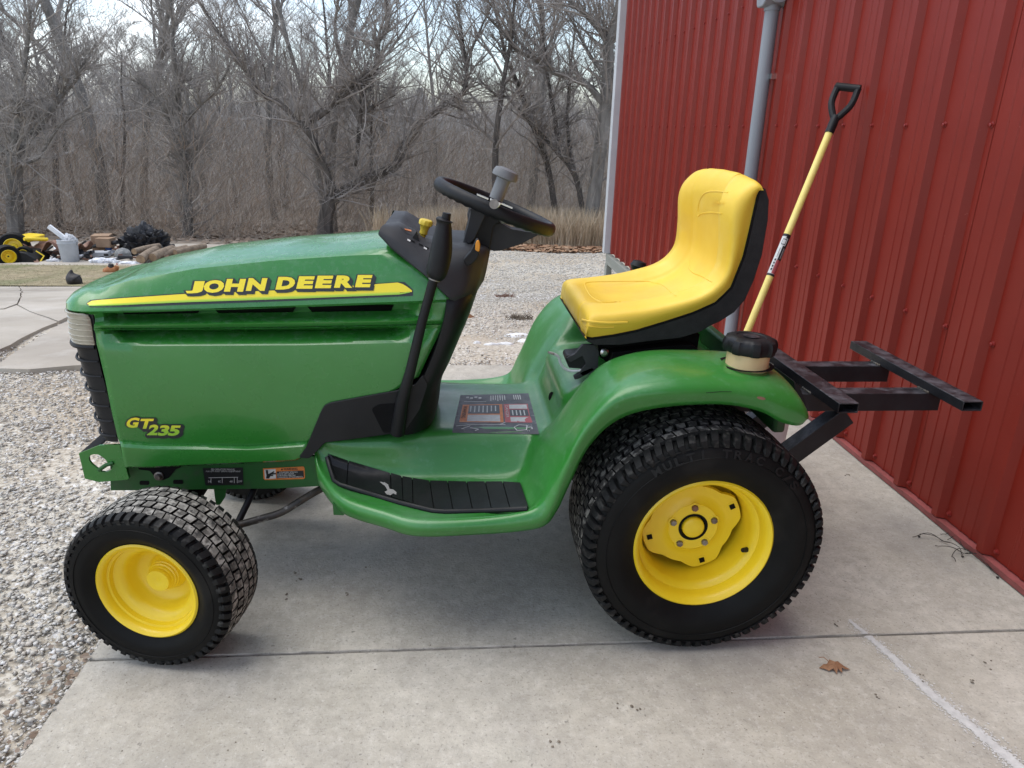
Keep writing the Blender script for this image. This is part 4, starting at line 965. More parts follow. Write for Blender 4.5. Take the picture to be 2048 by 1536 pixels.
strip_decal('stripe_green', [(178, 610.7), (190, 610.6), (240, 608.6), (370, 602), (600, 593.8), (800, 586.2), (820, 583)], [(178, 612), (190, 612.2), (240, 610.4), (370, 604.6), (600, 597), (800, 589), (820, 585)], 'decal_light', HB, .0014, stripe)
def zx(p): return 360+p/4.267
def zy(p): return 530+p/4.267
LT = [('J', 62, 200, 140, 243), ('O', 208, 378, 130, 238), ('H', 392, 552, 121, 228), ('N', 578, 735, 114, 221), ('D', 830, 982, 103, 210), ('E', 1008, 1140, 98, 203), ('E', 1166, 1298, 93, 198), ('R', 1330, 1482, 91, 195), ('E', 1508, 1632, 87, 190)]
def letters(name, LT, fx, fy, m, off, dx, dy, bv, lift, parent, shear=.24, base=.055, z=None):
    V = []; Fs = []
    for ch, x0, x1, y0, y1 in LT:
        v, f = fit(ch, off, (fx(x0), fy(y1), fx(x1), fy(y0)), shear, base); n = len(V); V += [(x+dx, y+dy) for x, y in v]; Fs += [tuple(i+n for i in q) for q in f]
    return decal(name, V, Fs, m, bv, lift, parent)
for i in range(1, 5): letters('lettering_shadow' if i == 1 else 'lettering_shadow', LT, zx, zy, 'decal_dark', .105, i*1.25, i*1.3, HB, .0016+.00004*i, stripe)
letters('lettering_outline', LT, zx, zy, 'decal_dark', .110, 0, 0, HB, .0019, stripe)
letters('lettering', LT, zx, zy, 'decal_yellow', .062, 0, 0, HB, .0022, stripe)
def wx_(p): return 100+p/3.413
def wy_(p): return 430+p/3.413
L2 = [('G', 524, 608, 1380, 1452), ('T', 612, 702, 1388, 1458), ('2', 672, 744, 1428, 1502), ('3', 744, 815, 1432, 1506), ('5', 812, 890, 1434, 1506)]
for i in range(1, 4): letters('number_shadow', L2, wx_, wy_, 'decal_dark', .13, i*1.3, i*1.3, SB, .0010+.00004*i, side, .3)
nm = letters('number_outline', L2, wx_, wy_, 'decal_dark', .14, 0, 0, SB, .0013, side, .3)
letters('number', L2, wx_, wy_, 'decal_fade', .045, 0, 0, SB, .0016, nm, .3)

# ---- black shroud plate, pedestal, dashboard
shp = [(597, 916), (613, 893), (641, 824), (648, 812), (660, 806), (720, 795), (792, 782), (830, 770), (846, 750), (856, 770), (840, 820), (812, 862), (780, 869), (700, 880), (650, 886), (632, 905), (618, 918)]
sw = round_poly(pxy(shp, 1.640), .006); o = MB().prism(sw, 'y', 1.641, 1.70).go('shroud', 'black', TR); bevel(o, .004, 3)
o = MB().prism(round_poly([(2*0+p[0], p[1]) for p in pxy([(743, 818), (757, 809), (800, 806), (800, 862), (767, 866)], 1.6400)], .006), 'y', 1.6390, 1.6405).go('shroud_recess', 'black_deep', TR)
o = MB().prism(sw, 'y', 2*YC-1.70, 2*YC-1.641).go('shroud', 'black', TR); bevel(o, .004, 3)
rows = []
for pl, pr, py, ys in ((880, 972, 520, 1.72), (885, 966, 548, 1.70), (890, 960, 575, 1.675), (893, 952, 600, 1.650), (886, 938, 640, 1.643), (870, 917, 690, 1.643), (850, 898, 735, 1.643), (834, 884, 765, 1.643), (815, 876, 800, 1.643), (800, 873, 830, 1.643), (785, 868, 855, 1.645)):
    a = at(pl, py, Y=ys); b = at(pr, py, Y=1.735); xr = b.x+.006; r_ = []
    for i in range(22):
        th = math.pi/2*i/21; nf = 2.9; x = a.x+(xr-a.x)*math.sin(th)**(2/nf) if i else a.x; y = YC-(YC-ys)*max(0, math.cos(th))**(2/nf)
        r_.append(Vector((x, y, (a.z+b.z)/2 if False else a.z*.45+b.z*.55)))
    rows.append([Vector((a.x-.004, ys+.03, r_[0].z))]+r_)
ped = rows_mesh('pedestal', rows, 'black', TR, True, 30, 3)
def DR(pts): return resamp([at(p[0], p[1], Y=p[2]) for p in pts], 30)
dr = [DR([(757, 470, 1.705), (783, 498, 1.690), (850, 552, 1.657), (905, 604, 1.652), (925, 600, 1.67), (950, 590, 1.71), (968, 560, 1.80)]),
      DR([(757, 466, 1.702), (783, 493, 1.686), (850, 546, 1.653), (900, 590, 1.649), (930, 585, 1.665), (955, 570, 1.71), (972, 545, 1.80)]),
      DR([(759, 460, 1.705), (790, 478, 1.690), (850, 520, 1.672), (900, 540, 1.670), (940, 535, 1.69), (965, 528, 1.73), (977, 520, 1.81)]),
      DR([(763, 453, 1.715), (795, 462, 1.710), (850, 500, 1.695), (900, 512, 1.695), (945, 507, 1.71), (970, 503, 1.76), (980, 505, 1.82)]),
      DR([(770, 448, 1.740), (797, 450, 1.735), (850, 483, 1.725), (900, 494, 1.730), (945, 493, 1.745), (970, 495, 1.79), (980, 500, 1.83)]),
      DR([(772, 446, 1.780), (799, 444, 1.790), (850, 476, 1.790), (900, 487, 1.800), (945, 487, 1.81), (970, 492, 1.83), (980, 499, 1.85)]),
      DR([(772, 445, 1.885), (799, 442, 1.885), (850, 474, 1.885), (900, 485, 1.885), (945, 485, 1.885), (972, 491, 1.885), (981, 498, 1.885)])]
dash = rows_mesh('dashboard', dr, 'grey_plastic', TR, True, 40, 3); DB = bvh_of(dash)
decal('dash_label', [(801, 455), (812, 452), (828, 458), (838, 470), (830, 473), (812, 467)], [(0, 1, 2, 3, 4, 5)], 'black', DB, .001, dash)
decal('dash_mark', [(808, 458), (822, 461), (822, 464), (810, 461)], [(0, 1, 2, 3)], 'print_orange', DB, .0016, dash)
for x in (822, 838, 850): decal('dash_slot', [(x, 480+(x-822)*.45), (x+8, 484+(x-822)*.45), (x+7, 486+(x-822)*.45), (x-1, 482+(x-822)*.45)], [(0, 1, 2, 3)], 'black_deep', DB, .0012, dash)
a = on(DB, 830, 476, 0); o = MB().prism([(a.x-.014, a.z-.012), (a.x+.004, a.z+.016), (a.x+.012, a.z-.012)], 'y', a.y-.004, a.y+.012).go('throttle_lever', 'black', dash)
for q in ((815, 478), (848, 494)): decal('dash_print', [(q[0], q[1]), (q[0]+6, q[1]+3), (q[0]+5, q[1]+6), (q[0]-1, q[1]+3)], [(0, 1, 2, 3)], 'print_white', DB, .001, dash)
# yellow pull knob
kb = at(846, 470, Y=1.80); ku = Vector((.25, -.05, 1)).normalized()
o = MB().lathe([(.007, -.03), (.007, .0), (.010, .004), (.0095, .012), (.012, .022), (.016, .026), (.0165, .034), (.014, .038), (0, .039)], kb, ku, 28, wob=lambda j, a: 1+(.05*math.cos(a*10) if 5 <= j <= 7 else 0)).go('pull_knob', 'knob_yellow', TR)
# cruise lever with orange edge
def plate(name, px, Y0, Y1, m, parent=TR, rp=.003, bv=.002):
    o = MB().prism(round_poly(pxy(px, Y0), rp), 'y', Y0, Y1).go(name, m, parent); bevel(o, bv, 2); return o
sw_ = plate('hand_switch', [(927, 520), (942, 503), (950, 487), (953, 480), (958, 480), (961, 490), (959, 507), (953, 520), (942, 530), (932, 532)], 1.655, 1.685, 'black')
plate('switch_edge', [(951, 487), (954, 480.5), (958, 480.5), (960.5, 490), (959, 502), (956, 504), (950, 500)], 1.6535, 1.657, 'orange', sw_)
# ---- steering wheel
c_l, c_r = at(877, 366, Y=YC), at(1101, 458, Y=YC); cen = (c_l+c_r)/2; dx_ = (c_r-c_l).normalized(); ax = Vector((-dx_.z, 0, dx_.x)); rad = (c_r-c_l).length/2-.002
mb = MB(); n, mseg = 72, 14
for i in range(n):
    a = 2*math.pi*i/n; u = dx_*math.cos(a)+Vector((0, 1, 0))*math.sin(a); 
    for j in range(mseg):
        b = 2*math.pi*j/mseg; k_ = 1+(.07*math.cos(a*36) if math.sin(b) < -.2 else 0); mb.v.append(cen+u*(rad+.0135*math.cos(b)*k_)+ax*(.0165*math.sin(b)*k_))
mb.f = [(i*mseg+j, ((i+1) % n)*mseg+j, ((i+1) % n)*mseg+(j+1) % mseg, i*mseg+(j+1) % mseg) for i in range(n) for j in range(mseg)]
whl = mb.go('steering_wheel', 'black', TR, 60)
def spoke(px, Y0, Y1, m): 
    o = MB().prism(round_poly(pxy(px, YC), .006), 'y', Y0, Y1).go('spoke', m, whl); bevel(o, .006, 3); return o
spoke([(938, 408), (940, 418), (935, 440), (928, 466), (930, 474), (936, 478), (946, 470), (960, 440), (969, 420)], YC-.09, YC-.02, 'grey_plastic')
spoke([(985, 445), (1000, 443), (1020, 455), (1055, 461), (1084, 462), (1040, 485), (1000, 498), (984, 499), (975, 490)], YC-.028, YC+.028, 'grey_plastic')
spoke([(938, 408), (940, 418), (935, 440), (946, 470), (960, 440), (969, 420)], YC+.02, YC+.10, 'grey_plastic')
hubo = MB().prism(round_poly(pxy([(955, 405), (1010, 430), (1000, 440), (986, 447), (977, 495), (955, 495), (938, 478), (952, 455)], YC), .006), 'y', YC-.04, YC+.04).go('hub', 'black', whl); bevel(hubo, .01, 3)
cl_ = MB().tube([at(958, 470, Y=YC), at(950, 500, Y=YC)], .035, 20).go('steering_column', 'black', TR)
bolt_ = at(1006, 439, Y=YC-.14); MB().lathe([(0, .006), (.007, .005), (.008, 0), (.008, -.01)], bolt_, (0, -1, .3), 12).go('nut', 'dull_steel', whl)
# spinner knob clamped to the near rim
kp = at(993, 395, Y=YC-rad+.002); ka = ax
kn = MB().lathe([(.0165, -.004), (.0165, .035), (.017, .045), (.030, .048), (.0305, .056), (.027, .066), (.015, .070), (0, .071)], kp, ka, 32).go('spinner_knob', 'knob_grey', TR)
MB().lathe([(.011, 0), (.011, .004)], at(988, 408, Y=1.69), (0, -1, 0), 16, True).go('screw', 'dull_steel', kn)
o = MB().prism(round_poly(pxy([(980, 396), (1004, 406), (999, 412), (994, 417), (987, 417), (981, 411)], 1.695), .004), 'y', 1.692, 1.696).go('clamp', 'silver', kn); bevel(o, .001)
for q in ((965, 393), (1013, 411)):
    b = at(q[0], q[1], Y=1.708); MB().box(b+ax*.000, (.028, .022, .003), Matrix.Rotation(-math.atan2(dx_.z, dx_.x), 3, 'Y')).go('clamp', 'silver', kn)
# ---- lift lever
YL = 1.612
gp = [(890, 437, .012), (889, 440, .0190), (888, 446, .0165), (887, 460, .0185), (885, 478, .0215), (882, 505, .0245), (877, 530, .0245), (872, 548, .0225), (869, 557, .0165)]
P = spline([tuple(at(x, y, Y=YL))+(r_,) for x, y, r_ in gp], 5)
lv = MB().tube([p[:3] for p in P], [p[3] for p in P], 18, flat=1.0).go('lever_grip', 'black', TR)
MB().tube([at(891, 443, Y=YL), at(894, 426, Y=YL)], [.0105, .0095], 16).go('button', 'black', lv)
Pn = [at(868, 556, Y=YL), at(845, 640, Y=YL), at(820, 745, Y=YL+.004), at(805, 800, Y=YL+.01), at(795, 866, Y=YL+.03)]
o = MB().tube(Pn, [.0108, .0110, .0122, .0155, .018], 14).go('lift_lever', 'black', TR)
MB().tube([at(870.5, 553, Y=YL), at(868.5, 560, Y=YL)], .0138, 14).go('ferrule', 'dull_steel', o)
# ---- body: footrests, fenders and seat deck in one moulding
def col(x, rows): return rows
cols = [
 (-.357, [(1.705, .372), (1.70, .395), (1.70, .425), (1.705, .438), (1.715, .445), (1.735, .452), (1.75, .455), (1.80, .457), (YC, .458)]),
 (-.345, [(1.655, .348), (1.645, .375), (1.65, .405), (1.662, .420), (1.672, .438), (1.68, .446), (1.70, .45), (1.80, .455), (YC, .457)]),
 (-.325, [(1.605, .335), (1.595, .362), (1.605, .382), (1.635, .388), (1.652, .400), (1.660, .425), (1.675, .448), (1.80, .454), (YC, .456)]),
 (-.262, [(1.508, .325), (1.497, .350), (1.512, .368), (1.560, .361), (1.63, .362), (1.650, .400), (1.665, .447), (1.79, .451), (YC, .452)]),
 (-.16, [(1.448, .320), (1.438, .345), (1.452, .361), (1.500, .354), (1.622, .354), (1.645, .395), (1.665, .447), (1.78, .449), (YC, .45)]),
 (-.085, [(1.412, .318), (1.402, .342), (1.417, .358), (1.462, .351), (1.612, .351), (1.645, .388), (1.680, .447), (1.77, .448), (YC, .45)]),
 (.04, [(1.410, .320), (1.400, .343), (1.415, .359), (1.462, .350), (1.612, .349), (1.652, .386), (1.695, .445), (1.76, .447), (YC, .448)]),
 (.14, [(1.412, .325), (1.402, .347), (1.418, .369), (1.468, .351), (1.612, .351), (1.655, .388), (1.70, .445), (1.76, .447), (YC, .448)]),
 ((.200, .195, .188, .180, .175, .178, .19, .2, .2), [(1.412, .338), (1.402, .362), (1.420, .388), (1.475, .372), (1.61, .370), (1.657, .400), (1.70, .447), (1.76, .449), (YC, .45)]),
 ((.228, .218, .210, .204, .203, .207, .215, .218, .218), [(1.412, .378), (1.402, .410), (1.424, .435), (1.485, .428), (1.61, .425), (1.66, .438), (1.70, .452), (1.76, .453), (YC, .453)]),
 ((.250, .238, .236, .238, .240, .244, .248, .25, .25), [(1.412, .435), (1.402, .475), (1.427, .495), (1.495, .498), (1.612, .495), (1.66, .485), (1.70, .465), (1.76, .463), (YC, .463)]),
 ((.290, .276, .280, .290, .295, .292, .272, .268, .268), [(1.412, .532), (1.402, .570), (1.430, .585), (1.505, .586), (1.618, .582), (1.664, .555), (1.70, .50), (1.76, .50), (YC, .50)]),
 ((.352, .342, .346, .356, .362, .345, .290, .28, .28), [(1.412, .597), (1.402, .642), (1.435, .660), (1.520, .662), (1.630, .654), (1.668, .618), (1.70, .555), (1.76, .552), (YC, .552)]),
 ((.445, .440, .446, .455, .458, .43, .37, .36, .36), [(1.412, .624), (1.402, .662), (1.438, .685), (1.530, .690), (1.640, .681), (1.674, .64), (1.70, .58), (1.76, .578), (YC, .578)]),
 (.574, [(1.412, .630), (1.402, .664), (1.440, .688), (1.530, .693), (1.640, .684), (1.674, .645), (1.70, .59), (1.76, .588), (YC, .588)]),
 (.66, [(1.412, .614), (1.402, .652), (1.440, .682), (1.530, .688), (1.640, .680), (1.674, .65), (1.70, .595), (1.76, .593), (YC, .593)]),
 ((.712, .712, .712, .715, .715, .715, .715, .715, .715), [(1.412, .588), (1.402, .634), (1.442, .672), (1.530, .679), (1.640, .672), (1.674, .645), (1.70, .595), (1.76, .593), (YC, .593)]),
 ((.748, .752, .748, .750, .750, .750, .745, .745, .745), [(1.414, .578), (1.407, .625), (1.447, .652), (1.530, .660), (1.640, .655), (1.674, .63), (1.70, .585), (1.76, .583), (YC, .583)]),
 ((.768, .774, .772, .774, .774, .773, .76, .76, .76), [(1.420, .579), (1.416, .606), (1.456, .624), (1.530, .630), (1.640, .626), (1.674, .61), (1.70, .57), (1.76, .57), (YC, .57)]),
 ((.778, .786, .788, .790, .790, .785, .77, .77, .77), [(1.430, .584), (1.432, .588), (1.460, .588), (1.530, .588), (1.640, .588), (1.674, .585), (1.70, .55), (1.76, .55), (YC, .55)]),
]
net = []
for x, rr in cols: net.append([((x[i] if isinstance(x, tuple) else x), r_[0], r_[1]) for i, r_ in enumerate(rr)])
net = np.array(net)                      # cols x rows x 3
v, f = patch(net, 4, 5)
v, f = mirror_y(v, f, YC); body = mesh('body', v, f, 'green_worn', TR, 60); recalc(body); body.data.polygons.foreach_set('use_smooth', [True]*len(body.data.polygons))
if sum(p.normal.z for p in body.data.polygons) < 0: body.data.flip_normals()
solid(body, .004, -1); BB = bvh_of(body)
# foot mat: ten ribbed pads on each footrest
cuts = [((655, 912), (672, 968)), ((697, 926), (694, 974)), ((781, 950), (783, 998)), ((804, 956), (806, 1004)), ((825, 960), (826, 1010)), ((859, 965), (868, 1022)), ((895, 966), (906, 1024)), ((933, 967), (945, 1024)), ((970, 967), (983, 1023)), ((1005, 967), (1020, 1022)), ((1041, 969), (1057, 1018))]
fm = None
def quadpad(name, q, m, lift, base, parent, ns=4, nt=5):
    vs = []
    for lf in (lift, base):
        for j in range(nt+1):
            for i in range(ns+1):
                s_, t = i/ns, j/nt; a = np.array(q[0])*(1-s_)+np.array(q[1])*s_; b = np.array(q[3])*(1-s_)+np.array(q[2])*s_; p = a*(1-t)+b*t
                h = on(BB, p[0], p[1], 0, 1.5); vs.append(h+Vector((0, -.15, 1)).normalized()*lf)
    k = ns+1; N = k*(nt+1); fs = [(j*k+i, j*k+i+1, (j+1)*k+i+1, (j+1)*k+i) for j in range(nt) for i in range(ns)]
    ring = [i for i in range(ns+1)]+[j*k+ns for j in range(1, nt+1)]+[nt*k+i for i in range(ns-1, -1, -1)]+[j*k for j in range(nt-1, 0, -1)]
    fs += [(ring[i], ring[(i+1) % len(ring)], ring[(i+1) % len(ring)]+N, ring[i]+N) for i in range(len(ring))]
    o = mesh(name, vs, fs, m, parent, 30); return recalc(o)
fm = quadpad('foot_mat', [(655, 911), (1042, 968), (1058, 1020), (668, 968)], 'black_deep', .0005, -.004, TR, 2, 2); bpy.data.objects.remove(fm)
rim = [(655, 914), (660, 940), (668, 964), (680, 972), (740, 990), (800, 1008), (866, 1024), (890, 1026), (970, 1024), (1056, 1020)]
fm = MB().tube([on(BB, x, y, .003, 1.5) for x, y in rim], .0062, 10).go('foot_mat', 'black', TR)
for (a, b), (c, d_) in zip(cuts, cuts[1:]):
    q = [(a[0]+1.0, a[1]), (c[0]-1.0, c[1]), (d_[0]-1.0, d_[1]), (b[0]+1.0, b[1])]
    quadpad('pad', q, 'black', .0065, -.002, fm)
    quadpad('pad_groove', [(a[0]-.5, a[1]+.5), (c[0]+.5, c[1]+.5), (d_[0]+.5, d_[1]-.5), (b[0]-.5, b[1]-.5)], 'black_deep', .002, -.003, fm)
mud = [(759, 969), (768, 969), (776, 974), (779, 983), (786, 984), (793, 990), (792, 995), (786, 992), (781, 996), (773, 994), (769, 989), (775, 986), (770, 977)]
mesh('dried_mud', [on(BB, x, y, .0072, 1.5) for x, y in mud], [tuple(range(len(mud)))], 'boulder', fm, smooth=False)
# placard
def PQ(name, pts, m, lift, parent, n=5):
    """four-sided print laid on the deck, finely divided"""
    vs = []
    for j in range(n+1):
        for i in range(n+1):
            s_, t = i/n, j/n; a = np.array(pts[0])*(1-s_)+np.array(pts[1])*s_; b = np.array(pts[3])*(1-s_)+np.array(pts[2])*s_; p = a*(1-t)+b*t; vs.append(on(BB, p[0], p[1], lift, 1.8))
    k = n+1; return mesh(name, vs, [(j*k+i, j*k+i+1, (j+1)*k+i+1, (j+1)*k+i) for j in range(n) for i in range(n)], m, parent)
pc = PQ('placard', [(921, 791), (1057, 787), (1079, 869), (904, 866)], 'placard', .001, TR, 10)
def H(u, v_):   # placard coordinates 0..1 -> photo
    a = np.array((921, 791))*(1-u)+np.array((1057, 787))*u; b = np.array((904, 866))*(1-u)+np.array((1079, 869))*u; return tuple(a*(1-v_)+b*v_)
def PR(u0, v0, u1, v1, m, lift=.0014, n=3): return PQ('print', [H(u0, v0), H(u1, v0), H(u1, v1), H(u0, v1)], m, lift, pc, n)
PR(.06, .26, .60, .72, 'print_orange'); PR(.15, .28, .56, .50, 'decal_dark', .0017); PR(.15, .53, .56, .70, 'print_white', .0017)
PR(.62, .26, .97, .72, 'print_red'); PR(.69, .28, .93, .38, 'print_white', .0017); PR(.69, .40, .93, .56, 'decal_dark', .0017); PR(.69, .59, .93, .70, 'print_white', .0017)
def ptext(txt, u0, v0, u1, v1, m, lift=.002, rot=False):
    v, f = fit(txt, .0, (0, 0, 1, 1)); pts = []
    for a, b in v: pts.append(H(u0+(u1-u0)*a, v1+(v0-v1)*b) if not rot else H(u0+(u1-u0)*b, v0+(v1-v0)*a))
    return decal('print', pts, f, m, BB, lift, pc)
rt_ = random.Random(3)
for k in range(8):
    u = .17+k*.049; ptext('caution text', u+.03, .48, u, .29, 'print_white', .0020, True) if False else None
for k in range(7): PR(.17+k*.055, .30, .185+k*.055, .47+rt_.uniform(-.03, .02), 'print_white', .0020, 1)
for k in range(4): PR(.72+k*.05, .42, .735+k*.05, .545, 'print_white', .0020, 1)
for k in range(7): PR(.44+k*.033, .04, .452+k*.033, .16+rt_.uniform(-.02, .02), 'print_white', .0016, 1)
for k in range(4): PR(.77+k*.03, .04, .782+k*.03, .15, 'print_white', .0016, 1); PR(.09+k*.06, .05+.02*(k % 2), .13+k*.06, .09+.02*(k % 2), 'print_white', .0016, 1)
for k in range(4): PR(.87+.02*k, .78, .878+.02*k, .93, 'print_white', .0016, 1)
ptext('WARNING', .075, .30, .125, .62, 'black', .0021, True); ptext('DANGER', .635, .30, .675, .60, 'print_white', .0021, True)
# lever diagram on the placard: strokes
def stroke(a, b, wd=.008, m='print_white'):
    a = np.array(a); b = np.array(b); n = np.array((-(b-a)[1], (b-a)[0])); n = n/max(1e-6, np.linalg.norm(n))*wd
    PQ('print', [H(*(a-n)), H(*(b-n)), H(*(b+n)), H(*(a+n))], m, .0016, pc, 2)
for a, b in (((.03, .83), (.25, .78)), ((.25, .78), (.62, .78)), ((.1, .9), (.2, .82)), ((.2, .87), (.30, .90)), ((.3, .90), (.26, .94)), ((.55, .78), (.62, .72)), ((.72, .84), (.78, .78)), ((.78, .78), (.88, .79)), ((.88, .79), (.86, .90)), ((.86, .90), (.75, .92)), ((.75, .92), (.72, .84)), ((.86, .84), (.93, .83)), ((.93, .83), (.93, .88)), ((.07, .18), (.38, .19)), ((.22, .62), (.33, .56)), ((.33, .56), (.40, .66)), ((.40, .66), (.50, .60))): stroke(a, b, .006, 'black' if .5 < a[1] < .7 and a[0] < .55 and b[1] < .7 and a[0] > .2 and a[1] < .68 else 'print_white')
# hole in the riser, fender rust spot and scratch
o = MB().lathe([(0, .001), (.013, .001), (.013, -.004)], on(BB, 1103, 793, .0, 1.66), (-1, -.45, .3), 20).go('riser_hole', 'black_deep', TR)
sp_ = [(1515+0, 793), (1522, 793), (1530, 796), (1531, 799), (1525, 800), (1517, 798), (1513, 795)]
mesh('rust_spot', [on(BB, x, y, .0006, 1.41) for x, y in sp_], [tuple(range(len(sp_)))], 'rusty', body, smooth=False)
mesh('scratch', [on(BB, x, y, .0006, 1.41) for x, y in ((1412, 785), (1440, 782.6), (1463, 783), (1463, 783.8), (1440, 783.8), (1412, 786.2))], [(0, 1, 2, 3, 4, 5)], 'black', body, smooth=False)
# rear right control console on the far fender
cc = [(1086, 690), (1084, 680), (1092, 664), (1110, 648), (1130, 632), (1146, 626), (1160, 626), (1150, 640), (1125, 655), (1100, 680), (1092, 692)]
o = plate('control_console', cc, 2.22, 2.34, 'black', TR, .008, .008)
for t in (0, 1, 2): plate('console_slot', [(1100+t*8, 664-t*7), (1105+t*8, 659-t*7), (1112+t*8, 661-t*7), (1107+t*8, 667-t*7)], 2.2165, 2.221, 'grey_plastic', o)
k0 = at(1275, 533, Y=2.20); mb = MB(); mb.lathe([(.009, -.10), (.009, -.01), (.020, .0), (.026, .012), (.020, .026), (0, .03)], k0-Vector((0, 0, .01)), (.25, 0, 1), 24); mb.go('range_knob', 'black', TR)
# ---- fuel neck and cap
cp = Vector((.659, 1.505, .712)); 
MB().lathe([(.0615, .0), (.052, .0005)], cp+Vector((-.003, 0, -.0205)), (0, 0, 1), 32).go('filler_recess', 'black_deep', TR)
MB().lathe([(.047, -.06), (.047, .02), (.044, .022)], cp, (.03, 0, 1), 36).go('filler_neck', 'tank', TR)
o = MB().lathe([(.03, .010), (.054, .010), (.057, .014), (.058, .030), (.054, .040), (.044, .045), (.033, .0455), (.031, .0435), (.012, .0435), (0, .044)], cp, (.03, 0, 1), 72, wob=lambda j, a: 1+(.045*(1 if math.cos(a*8+1) > .1 else -1)*min(1, abs(math.cos(a*8+1)-.1)*3) if 1 <= j <= 4 else .02*math.cos(a*8+1) if j == 5 else 0)).go('fuel_cap', 'black', TR, 40)
MB().lathe([(0, .0475), (.012, .047), (.018, .0455)], cp, (.03, 0, 1), 24).go('cap_boss', 'rack_black', o)
# ---- seat
K = [(1168, 670), (1167, 645), (1176, 617), (1230, 612), (1290, 605), (1343, 594), (1390, 580), (1420, 560), (1440, 530), (1446, 480), (1447, 422), (1456, 388), (1474, 362), (1492, 353), (1506, 362), (1516, 378)]
Mn = [(1169, 673), (1172, 675), (1182, 677), (1225, 671), (1270, 662), (1330, 644), (1385, 626), (1430, 606), (1462, 575), (1487, 512), (1498, 466), (1506, 430), (1511, 408), (1514, 395), (1516, 386), (1517, 380)]
YS0, YS1 = 1.672, 1.700
YK = [.010, .010, .012, .006, .004, .004, .004, .004, .004, .004, .006, .012, .026, .030, .024, .010]; Kw = [at(x, y, Y=YS1+yk) for (x, y), yk in zip(K, YK)]; Mw = [at(x, y, Y=YS0) for x, y in Mn]
net = []
nK = len(Kw)
for i in range(nK):
    k, m_ = Kw[i], Mw[i]; t = (Kw[min(i+1, nK-1)]-Kw[max(i-1, 0)]); n = Vector((-t.z, 0, t.x)).normalized()
    deep = [0, 0, .003, .018, .026, .029, .029, .027, .026, .025, .023, .016, .006, 0, 0, 0][i]
    bow = [0, .010, .012, .006, .003, 0, 0, 0, 0, 0, .002, .004, .007, .008, .006, 0][i]; yk = YK[i]     # nose and head stand proud in the middle
    sidem = m_.lerp(k, .5); g = k-n*deep*.55+n*bow*.3; c1 = k-n*deep+n*bow*.7; c2 = k-n*deep+n*bow
    net.append([(m_.x, YS0+.004, m_.z), (sidem.x, YS0-.008, sidem.z), (m_.lerp(k, .84).x, YS0-.003+yk*.45, m_.lerp(k, .84).z), (k.x, YS1-.002+yk, k.z), ((k+n*.003).x, YS1+.024+yk, (k+n*.003).z), (g.x, YS1+.056+yk*.6, g.z), (c1.x, YS1+.085, c1.z), (c2.x, YC, c2.z)])
v, f = patch(np.array(net), 6, 5); v, f = mirror_y(v, f, YC)
seat = mesh('seat', v, f, 'seat_yellow', TR, 60); recalc(seat); seat.data.polygons.foreach_set('use_smooth', [True]*len(seat.data.polygons)); SEB = bvh_of(seat)
# welted seams, kept as raised beads
def seam(pts, r_=.0021): 
    Q = spline(pts, 5); MB().tube([on(SEB, q[0], q[1], -.0004, 1.85) for q in Q], r_, 6).go('seam', 'seat_yellow', seat)
seam([(1305, 565), (1290, 562), (1200, 563), (1176, 565), (1170, 570), (1180, 590), (1195, 601), (1210, 605), (1240, 604)]); seam([(1305, 565), (1325, 570), (1340, 582), (1352, 592)])
seam([(1398, 432), (1396, 420), (1400, 400), (1408, 388), (1420, 383), (1440, 383), (1456, 385)]); seam([(1396, 432), (1404, 427), (1420, 425), (1444, 427)]); seam([(1377, 522), (1378, 535), (1386, 545), (1405, 553), (1424, 564)])
V_, F_ = fit('JOHN', .02, (1424, 411, 1448, 402)); mesh('embossed_lettering', [on(SEB, x, y, .003, 1.85) for x, y in V_], F_, 'seat_yellow', seat, smooth=False)
seam([(1164, 640), (1185, 644), (1215, 646), (1255, 645)], .0034); seam([(1172, 652), (1200, 655), (1228, 655)], .0024)
# piping gap and worn edge under the cushion
MB().tube([Vector((m_.x+.002, YS0+.002, m_.z-.001)) for m_ in Mw], .0032, 8).go('piping', 'black_deep', seat)
outer = [(1519, 372), (1531, 378), (1538, 400), (1536, 440), (1524, 510), (1508, 560), (1490, 600), (1468, 625), (1440, 643), (1420, 652), (1400, 664), (1360, 676), (1300, 682), (1240, 690), (1190, 690), (1176, 684), (1166, 672)]
poly = [(p.x, p.z) for p in Mw]+pxy(outer, YS0)
sh_o = MB().prism(poly, 'y', YS0+.000, 2*YC-YS0).go('seat_shell', 'shell', TR, 50); bevel(sh_o, .006, 2, 50)
# seat suspension and brackets
o = plate('seat_mount', [(1195, 688), (1400, 668), (1395, 700), (1385, 722), (1230, 735), (1200, 715)], 1.74, 2.05, 'black_deep', TR)
o = plate('seat_mount', [(1360, 690), (1385, 690), (1400, 702), (1400, 730), (1220, 735), (1225, 705)], 1.70, 2.07, 'black_deep', TR)
sbk = plate('seat_bracket', [(1165, 690), (1190, 690), (1198, 705), (1196, 735), (1180, 748), (1165, 752), (1158, 745), (1172, 728), (1165, 712), (1140, 725), (1132, 716), (1150, 708)], 1.70, 1.712, 'grey_plastic', TR)
plate('seat_bracket', [(1131, 718), (1134, 711), (1172, 707), (1178, 728), (1172, 738), (1138, 736)], 1.705, 1.76, 'black', TR)
MB().lathe([(0, .006), (.006, .006), (.011, .002), (.011, 0)], at(1209, 705, Y=1.699), (0, -1, 0), 12, True).go('bolt', 'steel', sbk)
rodp = [(1098, 705), (1108, 708), (1117, 714), (1121, 726), (1129, 737), (1142, 742), (1160, 741), (1178, 735)]
o = MB().tube(spline([tuple(at(x, y, Y=1.68+.004*i)) for i, (x, y) in enumerate(rodp)], 5), .0034, 10).go('seat_adjust_rod', 'trim_grey', TR)
